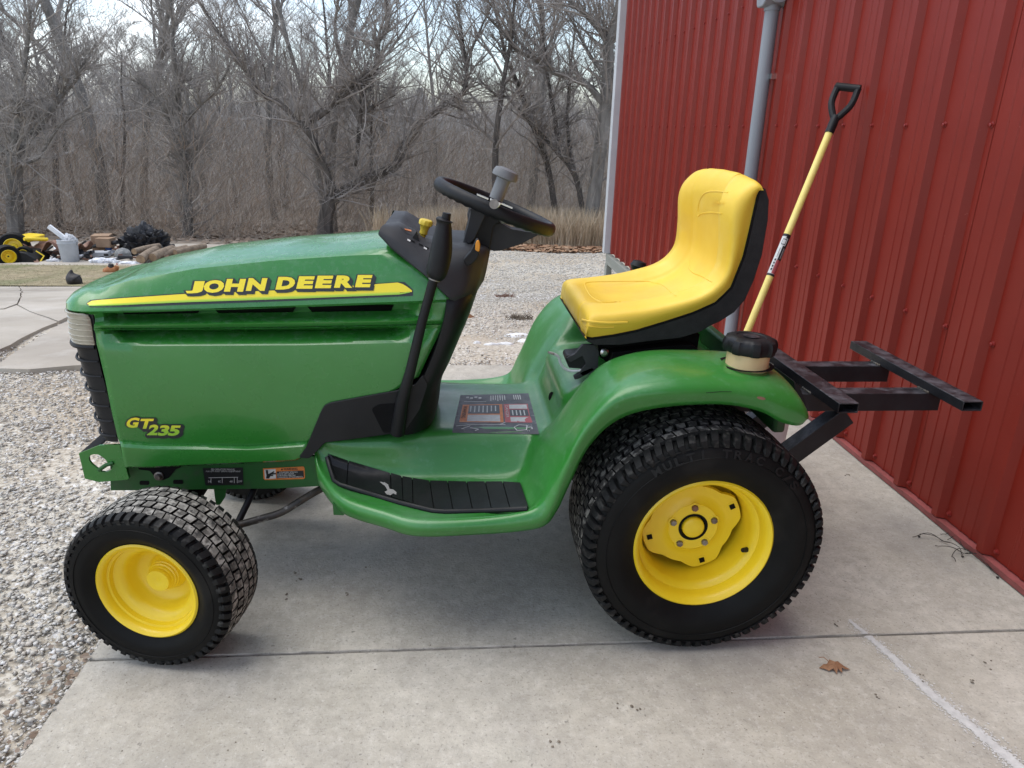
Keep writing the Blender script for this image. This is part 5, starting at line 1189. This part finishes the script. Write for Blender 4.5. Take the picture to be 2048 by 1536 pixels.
MB().tube([at(1096, 704, Y=1.68), at(1108, 708, Y=1.68)], [.0045, .0055], 10, flat=.5).go('rod_tip', 'dull_steel', o)
plate('seat_bracket', [(1150, 760), (1147, 753), (1165, 742), (1185, 734), (1190, 740), (1160, 757)], 1.70, 1.712, 'grey_plastic', TR)
# ---- frame rail, front bracket, stickers, linkage
rail = plate('frame_rail', [(220, 925), (250, 920), (660, 912), (660, 971), (560, 977), (250, 981), (221, 981)], 1.70, 1.712, 'green_dark', TR, .002, .001)
plate('frame_rail', [(220, 925), (250, 920), (660, 912), (660, 971), (560, 977), (250, 981), (221, 981)], 2.06, 2.072, 'green_dark', TR, .002, .001)
bumpo = [(160, 905), (200, 889), (242, 887), (250, 925), (258, 957), (200, 962), (172, 955)]
for y0 in (1.672, 2.09):
    # plate with a keyhole opening: outer ring joined to the hole ring
    outr = resamp([(x, y, 0) for x, y in bumpo+[bumpo[0]]], 161)[:-1]
    hole = []
    for i in range(40):
        a = 2*math.pi*i/40+2.4; hole.append((200+22*math.cos(a)+6*math.sin(a)*0, 927+19*math.sin(a)))
    hole = [(180, 912), (184, 908), (190, 906.5), (198, 907), (206, 911), (213, 917), (218, 924), (224, 926), (228, 930), (226, 936), (220, 940), (213, 942), (205, 941), (196, 934), (186, 926), (181, 919)]
    hp_ = resamp([(x, y, 0) for x, y in hole+[hole[0]]], 161)[:-1]
    # match start points by angle
    cxh, cyh = 203, 925
    outr.sort(key=lambda p: math.atan2(p.y-cyh, p.x-cxh)); hp_.sort(key=lambda p: math.atan2(p.y-cyh, p.x-cxh))
    V = [at(p.x, p.y, Y=1.672) for p in outr]+[at(p.x, p.y, Y=1.672) for p in hp_]; V = [Vector((p.x, y0, p.z)) for p in V]; n = 160
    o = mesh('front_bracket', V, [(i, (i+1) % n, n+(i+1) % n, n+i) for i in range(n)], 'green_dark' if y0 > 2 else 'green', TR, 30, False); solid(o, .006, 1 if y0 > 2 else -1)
plate('front_bracket', [(160, 905), (199, 889), (205, 889), (166, 906)], 1.68, 2.09, 'black_deep', TR, .0005, .0005)
o = MB().tube([at(198, 940, Y=1.665), at(212, 930, Y=1.66), at(226, 926, Y=1.665)], .005, 8).go('hitch_pin', 'green_dark', TR)
plate('front_bracket', [(246, 915), (258, 957), (252, 959), (240, 915)], 1.664, 1.674, 'green', TR, .0005, .0005)
for x0, y0, x1, y1 in ((279, 962, 298, 970), (346, 960, 366, 968)): plate('rail_slot', [(x0, y0), (x1, y0), (x1, y1), (x0, y1)], 1.6985, 1.70, 'black_deep', rail, .004, .0003)
plate('rail_slot', [(275, 933), (360, 930), (362, 935), (352, 938), (338, 955), (325, 961), (312, 958), (300, 942), (277, 939)], 1.6975, 1.70, 'black_deep', rail, .004, .0003)
MB().lathe([(0, .012), (.006, .012), (.0085, .008), (.0085, .003), (.012, .002), (.012, 0)], at(318, 952, Y=1.697), (0, -1, 0), 12).go('bolt', 'dull_steel', rail)
plate('bracket', [(427, 974), (453, 974), (450, 995), (440, 1010), (432, 1010), (429, 990)], 1.706, 1.711, 'green_dark', TR, .003, .0005)
plate('bracket', [(665, 1006), (690, 1016), (688, 1031), (667, 1030)], 1.52, 1.56, 'green_dark', TR, .002, .0005)
def flatp(name, px, Y, m, parent): 
    return mesh(name, [at(x, y, Y=Y) for x, y in px], [tuple(range(len(px)))], m, parent, smooth=False)
def ftext(txt, x0, y0, x1, y1, Y, m, parent, off=.0, tilt=0):
    v, f = fit(txt, off, (x0, y1, x1, y0)); return mesh('print', [at(x, y+tilt*(x-x0), Y=Y) for x, y in v], f, m, parent, smooth=False)
st = flatp('sticker', [(405, 936), (486, 935), (487, 970), (411, 971)], 1.6985, 'decal_black', rail)
ftext('SEE OPERATORS MANUAL', 422, 937, 470, 941, 1.6980, 'print_white', st); ftext('FOR LIFT ASSIST SPRING ADJUSTMENT', 412, 941.5, 481, 945, 1.6980, 'print_white', st)
flatp('print', [(417, 955), (476, 954), (476, 955), (417, 956)], 1.6980, 'print_white', st)
for x in (421.5, 444, 468, 474): flatp('print', [(x, 955), (x+1, 955), (x+1, 966), (x, 966)], 1.6980, 'print_white', st)
for x, t_ in ((416, '54'), (436, '48C'), (459, '48'), (476, 'OFF')): ftext(t_, x, 961, x+6 if t_ != 'OFF' else x+8, 965, 1.6980, 'print_white', st)
s2 = flatp('sticker', [(526, 937), (607, 933), (609, 936), (610, 956), (607, 958), (530, 960), (527, 957)], 1.6985, 'print_orange', rail)
flatp('print', [(528.5, 939), (551, 938), (552, 957), (530, 958)], 1.6980, 'print_white', s2); flatp('print', [(553, 943), (607, 941), (608, 955), (553.5, 957)], 1.6980, 'decal_black', s2)
ftext('WARNING', 567, 936, 595, 940.5, 1.6978, 'decal_black', s2, .02, -.02); flatp('print', [(561, 940.6), (564, 936.4), (566, 940.4)], 1.6978, 'decal_black', s2)
for i, (t_, w_) in enumerate((('LOADED SPRING', 36), ('LOCK LIFT LEVER', 33), ('FORWARD BEFORE', 36), ('CHANGING ATTACHMENTS', 50))): ftext(t_, 555 if i else 559, 943.4+i*3.3, (555 if i else 559)+w_, 946+i*3.3, 1.6976, 'print_white', s2, .01, -.02)
for q in ([(531, 940), (536, 940), (537, 950), (533, 951)], [(533, 950), (541, 946), (548, 942), (549, 944), (542, 949), (547, 950), (546, 952), (541, 952), (538, 957), (532, 957)], [(543, 946), (552, 946), (552, 949), (543, 949)]): flatp('print', q, 1.6976, 'decal_black', s2)
def rodpx(name, pts, r_, m, parent=TR, n=12): return MB().tube(spline([tuple(at(x, y, Y=Y_)) for x, y, Y_ in pts], 5), r_, n).go(name, m, parent)
rodpx('drag_link', [(645, 976, 1.72), (620, 990, 1.70), (591, 1008, 1.68), (572, 1020, 1.67), (552, 1029, 1.66), (520, 1038, 1.65), (470, 1052, 1.64)], .0095, 'rod')
rodpx('steering_arm', [(513, 968, 1.74), (498, 1000, 1.70), (476, 1045, 1.66)], .0085, 'black')
MB().tube([(-.70, 1.50, .21), (-.70, 1.70, .24), (-.69, YC, .26), (-.70, 2.07, .24), (-.70, 2.27, .21)], .028, 12).go('front_axle', 'black_deep', TR)
bevel(MB().box((-.62, YC, .33), (.42, .26, .10)).go('engine_base', 'black_deep', TR), .01)
bevel(MB().box((-.47, YC, .52), (.56, .34, .28)).go('engine', 'black_deep', TR), .02)
bevel(MB().box((.30, YC, .37), (.95, .28, .10)).go('transmission', 'black_deep', TR), .02)
MB().tube([(.571, 1.50, .287), (.571, 2.27, .287)], .05, 16).go('rear_axle', 'black_deep', TR)
# ---- rear rack of square tube
rk = None
def tube_box(name, p0, p1, w_, h_, parent, m='rack_black', open_end=False):
    p0 = Vector(p0); p1 = Vector(p1); d_ = (p1-p0); ln = d_.length; d_.normalize(); u = Vector((0, 0, 1)) if abs(d_.z) < .9 else Vector((1, 0, 0)); s_ = d_.cross(u).normalized(); u = s_.cross(d_)
    mb = MB(); t = .003
    def ring(c, k): return [c+s_*(a*(w_/2-k))+u*(b*(h_/2-k)) for a, b in ((-1, -1), (1, -1), (1, 1), (-1, 1))]
    v_ = ring(p0, 0)+ring(p1, 0)+ring(p0, t)+ring(p1, t)
    fs = []
    for i in range(4): j = (i+1) % 4; fs += [(i, j, 4+j, 4+i), (8+j, 8+i, 12+i, 12+j), (i, 8+i, 8+j, j), (4+i, 4+j, 12+j, 12+i)]
    mb.add(v_, fs); o = mb.go(name, m, parent); bevel(o, .0016, 2, 60); return o
zt = .56
rk = thing('rack_root', (.75, YC, .51), None, None) if False else None
b1 = at(1697, 815, Z=.548); 
rack = tube_box('rack', (.972, 1.592, .5475), (.972, 2.160, .5475), .053, .026, TR)
tube_box('cross_bar', (1.303, 1.600, .5475), (1.303, 2.150, .5475), .053, .026, rack)
n0 = at(1868, 800, Z=.505); f0 = at(1768, 745, Z=.505)
for e in (n0, f0): tube_box('long_tube', (.70, e.y, .5085), (e.x, e.y, .5085), .05, .05, rack)
for yy in (n0.y, f0.y): tube_box('upright', (.748, yy, .482), (.748, yy, .20), .05, .05, rack)
p_a = at(1692, 826, Y=n0.y); p_b = at(1586, 902, Y=n0.y)
tube_box('brace', p_a+Vector((-.004, 0, 0)), p_b+(p_b-p_a)*.7, .048, .052, rack)
fa = Vector((0, f0.y-n0.y, 0)); tube_box('brace', p_a+fa+Vector((-.004, 0, 0)), p_b+fa+(p_b-p_a)*.7, .048, .052, rack)
bevel(MB().box((.70, YC, .25), (.10, .40, .05)).go('hitch_plate', 'black', rack), .004)
for xx, yy in ((.972, n0.y), (.972, f0.y), (1.303, n0.y), (1.303, f0.y)):
    for sx_ in (-1, 1):
        mb = MB(); mb.tube([(xx+sx_*.0275, yy-.024+.004*k_, .5345+.0016*math.sin(k_*2.3)) for k_ in range(13)], [.0034+.0013*math.sin(k_*1.9) for k_ in range(13)], 7); mb.go('weld_bead', 'rod', rack)
plate('fender_end_plate', [(1588, 762), (1600, 775), (1612, 805), (1611, 818), (1603, 818), (1590, 790)], 1.50, 1.62, 'black', TR, .003, .003)
bevel(MB().box((.765, YC, .575), (.03, .74, .12)).go('rear_panel', 'green_dark', TR), .008)
for q in ((1010, .55),): pass

# ---- wheels
def tyre_profile(Rr, w_, rim):
    h = w_/2; return [(rim, -h*.74), (rim+.012, -h*.84), (rim+(Rr-rim)*.35, -h*.985), (rim+(Rr-rim)*.55, -h*1.0), (rim+(Rr-rim)*.75, -h*.965), (Rr*.935, -h*.88), (Rr*.958, -h*.76), (Rr*.975, -h*.45), (Rr*.985, 0)]
def make_wheel(name, c, Rr, w_, rim, nlug, nrow, steer, rear, parent=TR, detail=True, flip=1):
    """axle along Y, outer face towards -Y (flip=-1: towards +Y)"""
    W = bpy.data.objects.new(name, None); COL.objects.link(W); W.parent = parent; W.matrix_parent_inverse = parent_world(parent).inverted(); W.location = c
    W.rotation_euler = (0, 0, steer if flip > 0 else steer+math.pi); W.empty_display_size = .1
    bpy.context.view_layer.update()
    def fin(mb, nm, m, sharp=35, par=None, fix=True):
        o = mb.go(nm, m, None, sharp, True, fix); o.parent = par or W; return o
    prof = tyre_profile(Rr, w_, rim); full = prof+[(r_, -h) for r_, h in reversed(prof[:-1])]
    pr = spline([(a, b) for a, b in full], 3); tyre = fin(MB().lathe([tuple(p) for p in pr], (0, 0, 0), (0, 1, 0), 96), 'tyre', 'rubber', 60)
    # tread blocks
    T = MB(); B2 = MB(); h = w_/2; da = 2*math.pi/nlug; rj = random.Random(4)
    def surf(y): 
        t = abs(y)/h; return Rr*(.990-(.016 if rear else .042)*t**2-.10*max(0, t-.74)**1.5)
    hl = .0052 if rear else .0045
    def P_(a, y, r_): return Vector((r_*math.cos(a), y, r_*math.sin(a)))
    rw = 1.52*h/nrow
    for r_i in range(nrow):
        y0 = -.76*h+r_i*rw; y1 = y0+rw
        for k in range(nlug):
            a = k*da+(da/2 if r_i % 2 else 0)+(.10*da)*math.sin(r_i*1.9); g = .075; ya, yb = y0+rw*.055, y1-rw*.055; sk = da*.10*(1 if r_i % 2 else -1)
            q = [(a-da*(.5-g)+sk, ya), (a+da*(.5-g)+sk*.3, ya), (a+da*(.5-g*.6)-sk, yb), (a-da*(.5-g)-sk*.5, yb)]
            lo_ = [P_(x, y, surf(y)-.003) for x, y in q]; cx = sum(x for x, y in q)/4; cy_ = sum(y for x, y in q)/4; s_ = .93
            tp = [P_(cx+(x-cx)*s_, cy_+(y-cy_)*s_, surf(y)+hl+rj.uniform(-.0006, .0006)) for x, y in q]
            T.add(lo_+tp, [(4, 5, 6, 7), (0, 1, 5, 4), (1, 2, 6, 5), (2, 3, 7, 6), (3, 0, 4, 7)])
    for sg in (-1, 1):
        for k in range(nlug):
            a = k*da+(da*.25); sk = da*.22
            sec = [(.73, .978 if rear else .966, -.02), (.85, .966 if rear else .953, .10), (.93, .945 if rear else .93, .22), (.972, .912 if rear else .905, .08)]     # half-width, radius, twist
            vs = []
            for i, (hh, rr_, tw) in enumerate(sec):
                wd = da*(.36, .36, .34, .22)[i]; ht = (.0055, .0058, .0048, .001)[i]; tip = (0, 0, 0, 0)[i]
                for s2 in (-1, 1): vs.append(P_(a+s2*wd+tw*da, sg*h*hh, Rr*rr_-.004))
                nx = Vector((math.cos(a), sg*(0, .5, 1.1, 1.6)[i], math.sin(a))).normalized()
                for s2 in (-1, 1): vs.append(P_(a+s2*wd*.84+tw*da, sg*h*hh, Rr*rr_)+nx*ht)
            n_ = len(sec); fs = []
            for i in range(n_-1):
                b = i*4; fs += [(b+2, b+3, b+7, b+6), (b, b+2, b+6, b+4), (b+3, b+1, b+5, b+7)]
            fs += [(0, 1, 3, 2), ((n_-1)*4+1, (n_-1)*4, (n_-1)*4+2, (n_-1)*4+3)]
            B2.add(vs, fs)
    o = fin(T, 'tread', ['tread_rubber', 'tread_top' if rear else 'tread_muddy'], 40, tyre, True); o['kind'] = 'stuff'
    for p_ in o.data.polygons: p_.material_index = 1 if p_.index % 5 == 0 else 0
    o = fin(B2, 'shoulder_lugs', 'tread_side', 40, tyre, True); o['kind'] = 'stuff'
    # sidewall rings
    for q in ((.60, 1.0), (.80, .965)):
        rr_ = rim+(Rr-rim)*q[0]; fin(MB().lathe([(rr_-.0015, -h*q[1]+.002), (rr_, -h*q[1]-.0012), (rr_+.0015, -h*q[1]+.002)], (0, 0, 0), (0, 1, 0), 72), 'sidewall_ring', 'rubber', 60, tyre)
    fo = -h*.78
    if rear:
        rp_ = [(rim-.004, fo+.02), (rim+.001, fo+.004), (rim+.009, fo+.000), (rim+.011, fo-.005), (rim+.006, fo-.009), (rim-.001, fo-.006), (rim-.008, fo+.010), (rim-.010, fo+.028), (rim-.020, fo+.034), (rim-.024, fo+.050), (rim-.027, fo+.095), (rim-.03, fo+.13), (rim-.02, fo+.15), (rim-.01, fo+.18), (rim+.008, h*.78)]
        rimo = fin(MB().lathe(rp_, (0, 0, 0), (0, 1, 0), 96), 'rim', 'yellow', 50)
        fin(MB().lathe([(0, h*.3), (rim-.02, h*.3)], (0, 0, 0), (0, 1, 0), 32), 'rim_back_plate', 'yellow', 50, rimo)  # yellow plate closing the rim barrel behind the centre disc
        # lobed centre disc
        yd = fo+.078
        mb = MB(); n = 120; ringsr = [.034, .040, .062, .068, .088]; V = []
        def lobe(a):
            return .1125+.0085*max(-1, min(1, 1.8*math.cos(4*(a-R(22)))))
        for r_, dy in ((.034, -.004), (.040, -.004), (.060, -.004), (.068, .004), (.086, .007), (None, .007), (None, .016)):
            for i in range(n):
                a = 2*math.pi*i/n; rr_ = r_ or lobe(a)*(1 if dy < .01 else 1.02)
                V.append((rr_*math.cos(a), yd+dy+(.0), rr_*math.sin(a)))
        mb.add(V, [(j*n+i, j*n+(i+1) % n, (j+1)*n+(i+1) % n, (j+1)*n+i) for j in range(6) for i in range(n)])
        disc = fin(mb, 'wheel_disc', 'yellow', 40, rimo)
        fin(MB().lathe([(.036, yd-.005), (.030, yd-.005), (.028, yd+.004), (.03, yd+.03)], (0, 0, 0), (0, 1, 0), 40), 'centre_gap', 'black_deep', 50, rimo)
        fin(MB().lathe([(0, yd-.012), (.022, yd-.012), (.0262, yd-.009), (.027, yd-.003), (.027, yd+.02)], (0, 0, 0), (0, 1, 0), 40), 'axle_cap', 'yellow', 50, rimo)
        for k in range(5):
            a = R(90+2)+k*2*math.pi/5; c_ = (.0525*math.cos(a), yd-.003, .0525*math.sin(a)); m_ = 'rusty' if k == 0 else 'dull_steel'
            fin(MB().lathe([(0, .009), (.0068, .009), (.0080, .0075), (.0080, 0)], c_, (0, -1, 0), 6), 'bolt', m_, 30, rimo)
            fin(MB().lathe([(.0125, 0), (.0125, .0015), (.0085, .0022)], c_, (0, -1, 0), 20), 'washer', 'yellow', 30, rimo)
        for ang_ in (27, 111, 197, 290):
            for s2 in (0,):
                a = R(ang_); rr_ = .106; 
                cc_ = Vector((rr_*math.cos(a), yd+.0055, rr_*math.sin(a))); mb = MB().box(cc_, (.0125, .003, .0125), Matrix.Rotation(-a, 3, 'Y')); fin(mb, 'square_hole', 'black_deep', 30, rimo)
                fin(MB().lathe([(.013, 0), (.013, .0012), (.0, .0012)], cc_+Vector((0, .002, 0)), (0, -1, 0), 20), 'washer', 'yellow', 30, rimo)
        a = R(-21); c_ = Vector(((rim-.024)*math.cos(a), fo+.040, (rim-.030)*math.sin(a)))
        fin(MB().tube([c_+Vector((.004, 0, 0)), c_+Vector((-.010, -.008, .004))], [.0065, .0055], 10), 'valve_stem', 'black', 50, rimo)
    else:
        rp_ = [(rim-.002, fo+.02), (rim+.002, fo+.004), (rim+.007, fo), (rim+.008, fo-.004), (rim+.004, fo-.007), (rim-.002, fo-.004), (rim-.006, fo+.004), (rim-.007, fo+.012), (rim-.012, fo+.0135), (rim-.014, fo+.024), (rim-.021, fo+.027), (rim-.030, fo+.030), (rim-.036, fo+.045), (rim-.040, fo+.065), (rim-.048, fo+.072), (.040, fo+.080), (.0305, fo+.078)]
        rimo = fin(MB().lathe(rp_, (0, 0, 0), (0, 1, 0), 80), 'rim', 'yellow', 50)
        hb = [(.046, fo+.080), (.042, fo+.072), (.039, fo+.068), (.0375, fo+.066), (.037, fo+.061), (.0345, fo+.059), (.034, fo+.055), (.0312, fo+.053), (.0305, fo+.049), (.0285, fo+.047), (.0280, fo+.041), (.026, fo+.0375), (.010, fo+.0362), (.008, fo+.0375), (0, fo+.0375)]
        fin(MB().lathe(hb, (0, 0, 0), (0, 1, 0), 40), 'hub_cap', 'yellow', 40, rimo)
    return W, tyre
def arc_text(txt, W, tyre, r0, hgt, y, a0, da, flipd=1):
    """raised letters round the sidewall"""
    V = []; Fs = []
    for i, ch in enumerate(txt):
        if ch == ' ': continue
        v, f = fit(ch, .03, (.36, 0, .64, 1) if ch == 'I' else (0, 0, 1, 1)); a = a0-da*i; n = len(V)
        for x, yy in v:
            aa = a-(x-.5)*da*.72; rr_ = r0+yy*hgt; V.append(Vector((rr_*math.cos(aa), y(rr_), rr_*math.sin(aa))))
        o = mesh('raised_letter', V[n:], f, 'rubber_letter', None, smooth=False); o.parent = tyre; solid(o, .0012, 1)
rW, rT = make_wheel('rear_wheel', (.571, 1.405+.104, .287), .2835, .262, .155, 68, 7, 0, True)
arc_text('MULTI TRAC C/S', rW, rT, .232, .019, lambda r_: -.131-.0016+(max(0, r_-.233)*.25), R(124), R(6.3))
make_wheel('rear_wheel', (.571, 2*YC-1.509, .287), .2835, .262, .155, 68, 7, 0, True, flip=-1)
make_wheel('front_wheel', (-.664, 1.395+.064, .2005), .1965, .156, .112, 52, 5, R(-12), False)
make_wheel('front_wheel', (-.665, 2.235, .2005), .1965, .156, .112, 52, 5, R(-12), False, flip=-1)

# ================================================================== SMALL THINGS ON THE SLAB
# chalk line: powder grains thick along the middle
a = at(1698, 1240, Z=0); b = at(2050, 1545, Z=0); mid = at(1860, 1386, Z=0)
cp_ = spline([tuple(a), tuple(at(1770, 1302, Z=0)), tuple(mid), tuple(at(1960, 1468, Z=0)), tuple(b), tuple(b+(b-mid)*.5)], 20)
mb = MB(); rc = random.Random(9)
for _ in range(15000):
    t = rc.random()**.85*(len(cp_)-1.01); i = int(t); p = Vector(cp_[i]).lerp(Vector(cp_[i+1]), t-i); dn = min(1, .35+t/40)
    s_ = rc.gauss(0, .0042*dn)+ (rc.gauss(0, .012) if rc.random() < .12 else 0); q = Vector((p.x+s_, p.y+s_*.6, .0010+rc.random()*.0006)); e = rc.uniform(.0009, .0030)*(.6+.4*dn); an = rc.uniform(0, 3.14)
    if abs(q.y-JY) < .005: continue
    mb.add([q+Vector((e*math.cos(an+k*1.571)*rc.uniform(.6, 1.3), e*math.sin(an+k*1.571)*rc.uniform(.6, 1.3), 0)) for k in range(4)], [(0, 1, 2, 3)])
tag(mb.go('chalk_line', 'print_white', smooth=False, fix=False), 'powdery white chalk line running to the lower right corner', None, None, 'stuff')
# dry oak leaf
c_ = at(1668, 1338, Z=0); lf = thing('dry_leaf', (c_.x, c_.y, 0), 'single dry brown oak leaf lying on the concrete right of the rear tyre', 'leaf')
outl = [(-.036, .002, .002), (-.022, .010, .006), (-.018, .004, .010), (-.006, .016, .014), (.002, .006, .016), (.012, .010, .013), (.022, .0, .008), (.036, -.006, .002), (.022, -.009, .006), (.014, -.006, .010), (.010, -.018, .004), (.002, -.010, .010), (-.004, -.020, .003), (-.008, -.009, .010), (-.018, -.010, .004), (-.026, -.004, .005)]
V = [Vector((0, 0, .015))]+[Vector(p) for p in outl]; V = [c_+p for p in V]; n = len(outl)
o = mesh('blade', V, [(0, 1+i, 1+(i+1) % n) for i in range(n)], 'leaf_brown', lf, smooth=False); solid(o, .0006)
MB().tube([c_+Vector((-.01, .008, .014)), c_+Vector((-.02, .018, .02)), c_+Vector((-.03, .02, .018))], .001, 5).go('stem', 'leaf_brown', lf)
# reddish leaf beyond the pedestal
c_ = gat(938, 643); c2 = Vector((c_.x, c_.y, zg(c_.y)-.0)); o = MB().add([c2+Vector(p) for p in ((-.05, 0, .0), (.0, .012, .035), (.045, 0, .006), (.0, -.02, .002))], [(0, 1, 2, 3)]).go('dry_leaf', 'leaf_brown', smooth=False); solid(o, .001); tag(o, 'rust-red curled leaf on the gravel just beyond the steering pedestal', 'leaf')
# dry vine twigs against the wall
c_ = at(1925, 1085, Z=0); tw = MB(); rv = random.Random(21)
strands = [[(1838, 1073), (1880, 1080), (1915, 1100), (1925, 1112)], [(1870, 1092), (1905, 1102), (1940, 1110)], [(1880, 1075), (1900, 1068), (1930, 1085), (1990, 1140), (2010, 1155)], [(1905, 1070), (1925, 1095), (1955, 1120), (2000, 1150)], [(1910, 1128), (1903, 1115), (1915, 1104), (1945, 1100)], [(1930, 1108), (1960, 1118), (1995, 1155)], [(1895, 1080), (1920, 1075), (1950, 1100)], [(1825, 1075), (1860, 1073), (1900, 1090)]]
for st_ in strands:
    tw.tube([Vector((p[0], p[1], .004+.012*abs(math.sin(i*.4+len(st_))))) for i, p in enumerate(spline([tuple(at(x, y, Z=.004))[:2] for x, y in st_], 5))], .0011, 5)
for x, y in ((1838, 1073), (1925, 1113), (1995, 1155)): q = at(x, y, Z=.003); tw.lathe([(0, .004), (.004, .002), (.003, -.002), (0, -.003)], q, (0, 0, 1), 8)
tag(tw.go('dry_vine', 'leaf_dark' if False else 'joint'), 'tangle of dry dark vine stems lying at the foot of the red wall', 'vine')
# grit on the slab
mb = MB(); rg = random.Random(31)
spots = [(585, 1150), (600, 1160), (568, 1195), (1240, 1412), (1270, 1415), (1975, 1330), (1940, 1362), (1843, 1358), (1672, 1248), (1693, 951), (1752, 1393), (745, 1135), (700, 1190), (1100, 1490)]
for x, y in spots:
    p = at(x, y, Z=0)
    for _ in range(3):
        s_ = rg.uniform(.002, .0045); q = p+Vector((rg.gauss(0, .008), rg.gauss(0, .008), s_*.3)); mb.lathe([(0, s_*.6), (s_, s_*.1), (0, -s_*.3)], q, (rg.uniform(-.3, .3), rg.uniform(-.3, .3), 1), 6)
for _ in range(500):
    q = Vector((rg.uniform(XL, 1.55), rg.uniform(.9, 3.6), .0004)); s_ = rg.uniform(.0006, .0022); mb.lathe([(0, s_*.6), (s_, s_*.1), (0, -s_*.3)], q, (rg.uniform(-.3, .3), rg.uniform(-.3, .3), 1), 5)
tag(mb.go('grit', 'soil', smooth=False, fix=False), 'scattered dark grit and crumbs on the concrete', None, None, 'stuff')
# clods on the gravel behind
for i, (x, y, r_, m_, lab) in enumerate([(1010, 596, .10, 'rusty', 'low clump of reddish weeds on the gravel, farther one'), (1040, 640, .10, 'soil', 'dark clump of weeds on the gravel, nearer one')]):
    p = gat(x, y); mb = MB(); rr = random.Random(i)
    for _ in range(120):
        q = Vector((p.x+rr.gauss(0, r_*.5), p.y+rr.gauss(0, r_*.4), zg(p.y)-.02)); e = q+Vector((rr.uniform(-.05, .05), rr.uniform(-.05, .05), rr.uniform(.01, .04))); mb.tube([q, e], [.004, .001], 3)
    tag(mb.go('weed_clump', m_, smooth=False, fix=False), lab, 'weeds')
